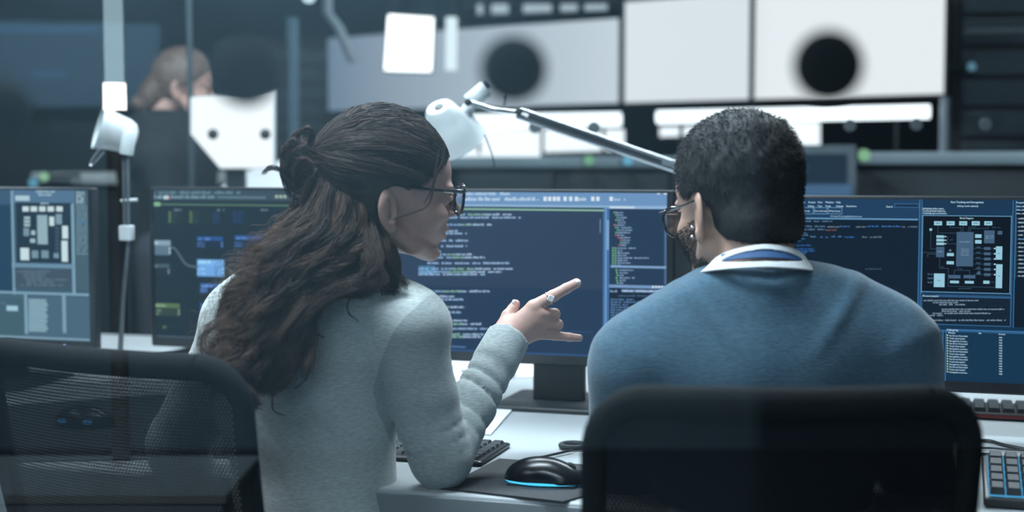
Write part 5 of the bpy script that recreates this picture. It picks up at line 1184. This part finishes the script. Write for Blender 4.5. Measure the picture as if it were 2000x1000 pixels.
# ----------------------------------------------------------------- the man
mroot = thing('person', 'person with short dark hair, blue sweater and white collar, seen from behind', 'person', loc=(P(1490, HROW, 2.1).x, 2.1, 0))
ML = Vector(mroot.location)
skinm = skin_mat('skin_tan', (.50, .32, .25))
OM = P(1448, 420, 2.16); RM = rotm(math.radians(90+24), math.radians(10), 0); SM = 1.075
hs = head_sdf(True); hv, hq = hs.mesh(); hv = to_world(hv, OM, RM, SM)
s = SDF((.06, 1.93, .50), (.70, 2.52, 1.14), .008)
s.u(s.cap(P(1265, 700, 2.12), P(1715, 690, 2.12), .055, .055), .01); s.u(s.cap(P(1490, 700, 2.13), P(1490, 1040, 2.10), .15, .12, ((0, 1, 0), 1.5)), .05); s.u(s.cap(P(1478, 560, 2.15), OM+Vector((.01, 0, -.1)), .06, .058), .03)
tv, tq = s.mesh()
zt = ZD+.035
w1, w2 = Vector((.20, 2.52, zt+.005)), Vector((.58, 2.46, zt+.005))
lv, lq = resting_hand(w1, (.5, .9, 0), -1); rv, rq = resting_hand(w2, (-.2, .98, 0), 1)
V, Q = join([(hv, hq), (tv, tq), (lv, lq), (rv, rq)]); raw('body', V-np.array(ML), Q, skinm, mroot)
# sweater
s = SDF((.02, 1.92, .50), (.76, 2.56, 1.14), .0052)
s.u(s.cap(P(1262, 706, 2.125), P(1722, 690, 2.125), .076, .078), .01)
s.u(s.cap(P(1400, 590, 2.12), P(1262, 695, 2.125), .050, .070), .04); s.u(s.cap(P(1570, 575, 2.12), P(1722, 660, 2.125), .046, .074), .04); s.u(s.ell(P(1480, 590, 2.115), (.095, .070, .058)), .02)
s.u(s.ell(P(1490, 740, 2.13), (.205, .115, .20)), .05); s.u(s.cap(P(1490, 780, 2.13), P(1490, 1130, 2.09), .175, .150, ((0, 1, 0), 1.4)), .05)
eL, eR = P(1218, 1000, 2.21), P(1800, 975, 2.19)
s.u(s.cap(P(1240, 720, 2.12), eL, .066, .054), .025); s.u(s.cap(P(1742, 705, 2.12), eR, .070, .056), .025)
s.u(s.cap(eL, w1-Vector((.01, .02, 0)), .052, .036), .012); s.u(s.cap(eR, w2-Vector((0, .02, 0)), .052, .036), .012)
s.F = s.F - cloth_noise(s, .0030, 20, 11, (1, .4, 1.0)) - .004*np.maximum(0, np.sin(s.Z*42-np.abs(s.X-.37)*34+1.2*np.sin(s.X*20)))**3*np.clip((s.Z-.95)/.06, 0, 1)
# the line of shoulders and neck
s.u(s.ell(P(1480, 585, 2.12), (.100, .075, .062)), .03)
pxx = 1000+s.X/2.11*FPX; rows_ = np.interp(pxx, [1150, 1200, 1250, 1300, 1335, 1350, 1380, 1430, 1480, 1540, 1580, 1640, 1700, 1750, 1800, 1850], [640, 610, 585, 562, 548, 538, 522, 514, 515, 512, 512, 517, 530, 556, 590, 640])
zl = CAM_H-(rows_-HROW)/FPX*2.07; s.F = smax(s.F, s.Z-zl-.14*(2.07-s.Y)*0, .025)
v, q = s.mesh(); raw('sweater', v-np.array(ML), q, knit('blue_knit', (.055, .110, .158), (1, 1, 4), .0006), mroot)
# shirt collar: a white band round the back of the neck with an oval opening that shows the blue neckband
cN = P(1478, 501, 2.112); axn = Vector((.0, .35, 1)).normalized()
def band(name, r0, r1, z0, z1, a0, a1, m, hole=None, th=.002, zfun=None):
    n, k = 260, 44; vs = []; fs = []
    for i in range(n+1):
        a = a0+(a1-a0)*i/n
        for j in range(k+1):
            f = j/k; r = r0+(r1-r0)*f; z = z0+(z1-z0)*f
            if zfun: z += zfun(a, f)
            vs.append((cN.x+r*1.06*math.sin(a), cN.y-r*math.cos(a)+z*.28, cN.z+z-.020*(1-math.cos(a))*.5))
    for i in range(n):
        for j in range(k):
            a = a0+(a1-a0)*(i+.5)/n; f = (j+.5)/k
            if hole and (a/hole[0])**2+((f-hole[2])/hole[1])**2 < 1: continue
            b = i*(k+1)+j; fs.append((b, b+k+1, b+k+2, b+1))
    o = raw(name, np.array(vs)-np.array(ML), np.array(fs), m, mroot); md = o.modifiers.new('thickness', 'SOLIDIFY'); md.thickness = th; md.offset = 0; return o
shirt = mat('white_cotton', (.72, .75, .76), .8, noise=.03, scale=200, bump=.0003)
band('shirt_collar', .080, .066, -.010, .021, -2.2, 2.2, shirt, (.86, .27, .52), .0035, lambda a, f: -.0080*min(abs(a-.12), 1.6)**2*f-.003*abs(a))
band('neckband', .0725, .0680, .0030, .0135, -.92, .95, mat('blue_neckband', (.03, .09, .22), .7, noise=.1, scale=100), None, .002, lambda a, f: -.005*a*a)
tr2 = mat('navy_trousers', (.02, .025, .035), .9, noise=.15, scale=200)
hl, hr = Vector((.26, 2.12, .56)), Vector((.48, 2.12, .56)); kl, kr = Vector((.24, 2.55, .53)), Vector((.56, 2.55, .53)); fl_, fr_ = Vector((.24, 2.6, .12)), Vector((.56, 2.6, .12))
v, q = legs_sdf(hl, hr, kl, kr, fl_, fr_).mesh(); raw('trousers', v-np.array(ML), q, tr2, mroot)
shoe('shoe', fl_-ML, (0, 1), mroot, sh); shoe('shoe', fr_-ML, (0, 1), mroot, sh)
glasses(OM, RM, SM, mroot, ML, fx=.118, wid=.027, hei=.0215, zc=.006, col=(.012, .012, .013))
# short hair: cap and short strands
EM = np.array((-.004, 0, .046)); EMR = np.array((.101, .080, .094))
def hl_m(x, y):   # hairline height
    return np.where(x > .02, .030+np.maximum(0, x-.04)*.9, np.where(x > -.012, .026, -.050+.35*np.clip(x+.075, 0, 1)))
s = SDF((-.13, -.11, -.10), (.13, .11, .16), .0025)
top = .010*np.clip((s.Z-.03)/.08, 0, 1)
d = s.ell(EM, EMR)-top*.9; d = smax(d, hl_m(s.X, s.Y)-s.Z, .004); ear = s.ell((-.004, 0, 0), (.024, .2, .034)); d = smax(d, -np.where(np.abs(s.Y) > .05, ear, 1.), .005)
d = d-.0012*np.sin(s.X*160+2*np.sin(s.Z*90))*np.sin(s.Y*140+s.Z*60); s.F = d
nape = smax(smax(s.ell((-.048, 0, -.015), (.053, .062, .055)), hl_m(s.X, s.Y)-s.Z, .006), -np.where(np.abs(s.Y) > .05, ear, 1.), .005); s.u(nape, .015)
v, q = s.mesh(); hvm = v; mb_ = mat('black_hair_mass', (.012, .0125, .014), .7, noise=.4, scale=120)
hm = raw('hair', to_world(v, OM, RM, SM)-np.array(ML), q, mb_, mroot)
# strands rooted on that surface
nS = 15000; fc = q[RNG.integers(0, len(q), nS)]; wts = RNG.dirichlet((1, 1, 1, 1), nS); root = (hvm[fc]*wts[..., None]).sum(1)
nn = np.cross(hvm[fc[:, 1]]-hvm[fc[:, 0]], hvm[fc[:, 2]]-hvm[fc[:, 0]]); nn /= np.linalg.norm(nn, axis=1, keepdims=True)+1e-9
out = (root-EM)/EMR**2; out /= np.linalg.norm(out, axis=1, keepdims=True); nn = np.where(((nn*out).sum(1) > 0)[:, None], nn, -nn)
keep = np.linalg.norm((root-EM)/EMR, axis=1) > .78; root, nn = root[keep], nn[keep]; nS = len(root)
down = np.array((-.35, 0, -.75))*np.clip((.12-root[:, 2:])/.1, .15, 1)+np.array((.5, .2, .0))*np.clip((root[:, 2:]-.08)/.06, 0, 1); dr = nn*.45+down+RNG.normal(0, .28, (nS, 3)); dr /= np.linalg.norm(dr, axis=1, keepdims=True)
ln_ = (.0028+.0060*np.clip((root[:, 2]+.02)/.12, 0, 1))*RNG.uniform(.6, 1.2, nS); u = np.linspace(0, 1, 5)
SS = root[:, None]-nn[:, None]*.001+dr[:, None]*(ln_[:, None]*u[None])[..., None]+np.array((-.1, 0, -.25))*((ln_[:, None]*u[None]**2))[..., None]
SS = to_world(SS.reshape(-1, 3), OM, RM, SM).reshape(nS, 5, 3)
hcm = hair_mat('black_hair', (.006, .0065, .0075), (.026, .026, .028), .55)
strands('hair_strands', SS-np.array(ML), RNG.uniform(.0003, .0005, nS), hcm, hm, .5)
# beard: short stubble along jaw and cheek
jv = hs.mesh()[0]; sel = (jv[:, 0] > .004) & (jv[:, 2] < .005-.25*(jv[:, 0]-.0)) & (jv[:, 2] > -.118) & (np.abs(jv[:, 1]) > .018) & (jv[:, 0] < .115) & (np.linalg.norm(jv-np.array((-.01, 0, 0))*1, axis=1) > .055)
sel &= ~((np.abs(jv[:, 1]) > .066)); jr = jv[sel]; jr = jr[RNG.integers(0, len(jr), 11000)]+RNG.normal(0, .001, (11000, 3)); nd = jr-np.array((.03, 0, -.02)); nd /= np.linalg.norm(nd, axis=1, keepdims=True)
nd = nd*.7+np.array((.1, 0, -.7))+RNG.normal(0, .25, nd.shape); nd /= np.linalg.norm(nd, axis=1, keepdims=True); u = np.linspace(0, 1, 4)
SB = jr[:, None]+nd[:, None]*(RNG.uniform(.003, .006, 11000)[:, None]*u[None])[..., None]; SB = to_world(SB.reshape(-1, 3), OM, RM, SM).reshape(-1, 4, 3)
strands('beard', SB-np.array(ML), .00035, hcm, mroot, .5)
# ear studs
stud = mat('steel_stud', (.8, .82, .85), .15, .9, noise=.02)
for p in ((-.008, .087, -.017), (-.004, .086, -.030)):
    c = Vector(tuple(to_world([p], OM, RM, SM)[0]))-ML; MB().sphere(tuple(c), .0026, 8).build('ear_stud', stud, mroot)

# ----------------------------------------------------------------- the person standing far behind
br = thing('person', 'blurred person with light brown hair and dark jacket standing beside the bright screen', 'person', loc=(P(345, HROW, 5.0).x, 5.0, 0)); BL0 = Vector(br.location)
OB = P(352, 176, 5.0); RB = rotm(math.radians(12), math.radians(14), 0)
s = head_sdf(False, .005); v, q = s.mesh(); v = to_world(v, OB, RB, 1.0)
cx = OB.x-.05; zN = OB.z-.15
s = SDF((cx-.36, 4.65, .0), (cx+.46, 5.35, zN+.08), .016)
s.u(s.cap((cx, 5.0, zN-.08), (cx, 5.0, .95), .185, .14, ((0, 1, 0), 1.2)), .03); s.u(s.cap((cx-.02, 4.87, zN-.08), (cx+.02, 5.15, zN-.08), .08, .08), .04)
for yy in (4.84, 5.16): s.u(s.cap((cx+.0, yy, zN-.09), (cx+.06, yy, zN-.38), .062, .05), .03); s.u(s.cap((cx+.06, yy, zN-.38), (cx+.30, yy+.03, zN-.30), .05, .035), .03)
jv_, jq_ = s.mesh()
jk = mat('dark_jacket', (.010, .013, .015), .9, noise=.2, scale=60)
hv1, hq1 = resting_hand(Vector((cx+.30, 4.87, zN-.30)), (1, .1, .1), 1); hv2, hq2 = resting_hand(Vector((cx+.30, 5.19, zN-.30)), (1, -.1, .1), -1)
V, Q = join([(v, q), (hv1, hq1), (hv2, hq2)]); raw('body', V-np.array(BL0), Q, skinw, br)
raw('jacket', jv_-np.array(BL0), jq_, jk, br)
s = SDF((cx-.22, 4.7, .0), (cx+.25, 5.35, 1.1), .016)
for yy in (4.9, 5.1): s.u(s.cap((cx, yy, .92), (cx, yy, .1), .095, .06), .03)
v, q = s.mesh(); raw('trousers', v-np.array(BL0), q, tro, br); shoe('shoe', Vector((cx, 4.9, 0))-BL0, (1, 0), br, sh); shoe('shoe', Vector((cx, 5.1, 0))-BL0, (1, 0), br, sh)
s = SDF((-.16, -.12, -.16), (.13, .12, .17), .004); d = s.ell(EC, ER); d = smax(d, hairline(s.X)-s.Z, .01); s.F = d; s.u(s.ell((-.09, 0, -.035), (.045, .05, .055)), .03); s.u(s.ell((-.12, .0, -.08), (.035, .035, .03)), .02)
v, q = s.mesh(); raw('hair', to_world(v, OB, RB, 1.0)-np.array(BL0), q, mat('light_brown_hair', (.13, .09, .07), .5, noise=.4, scale=60), br)
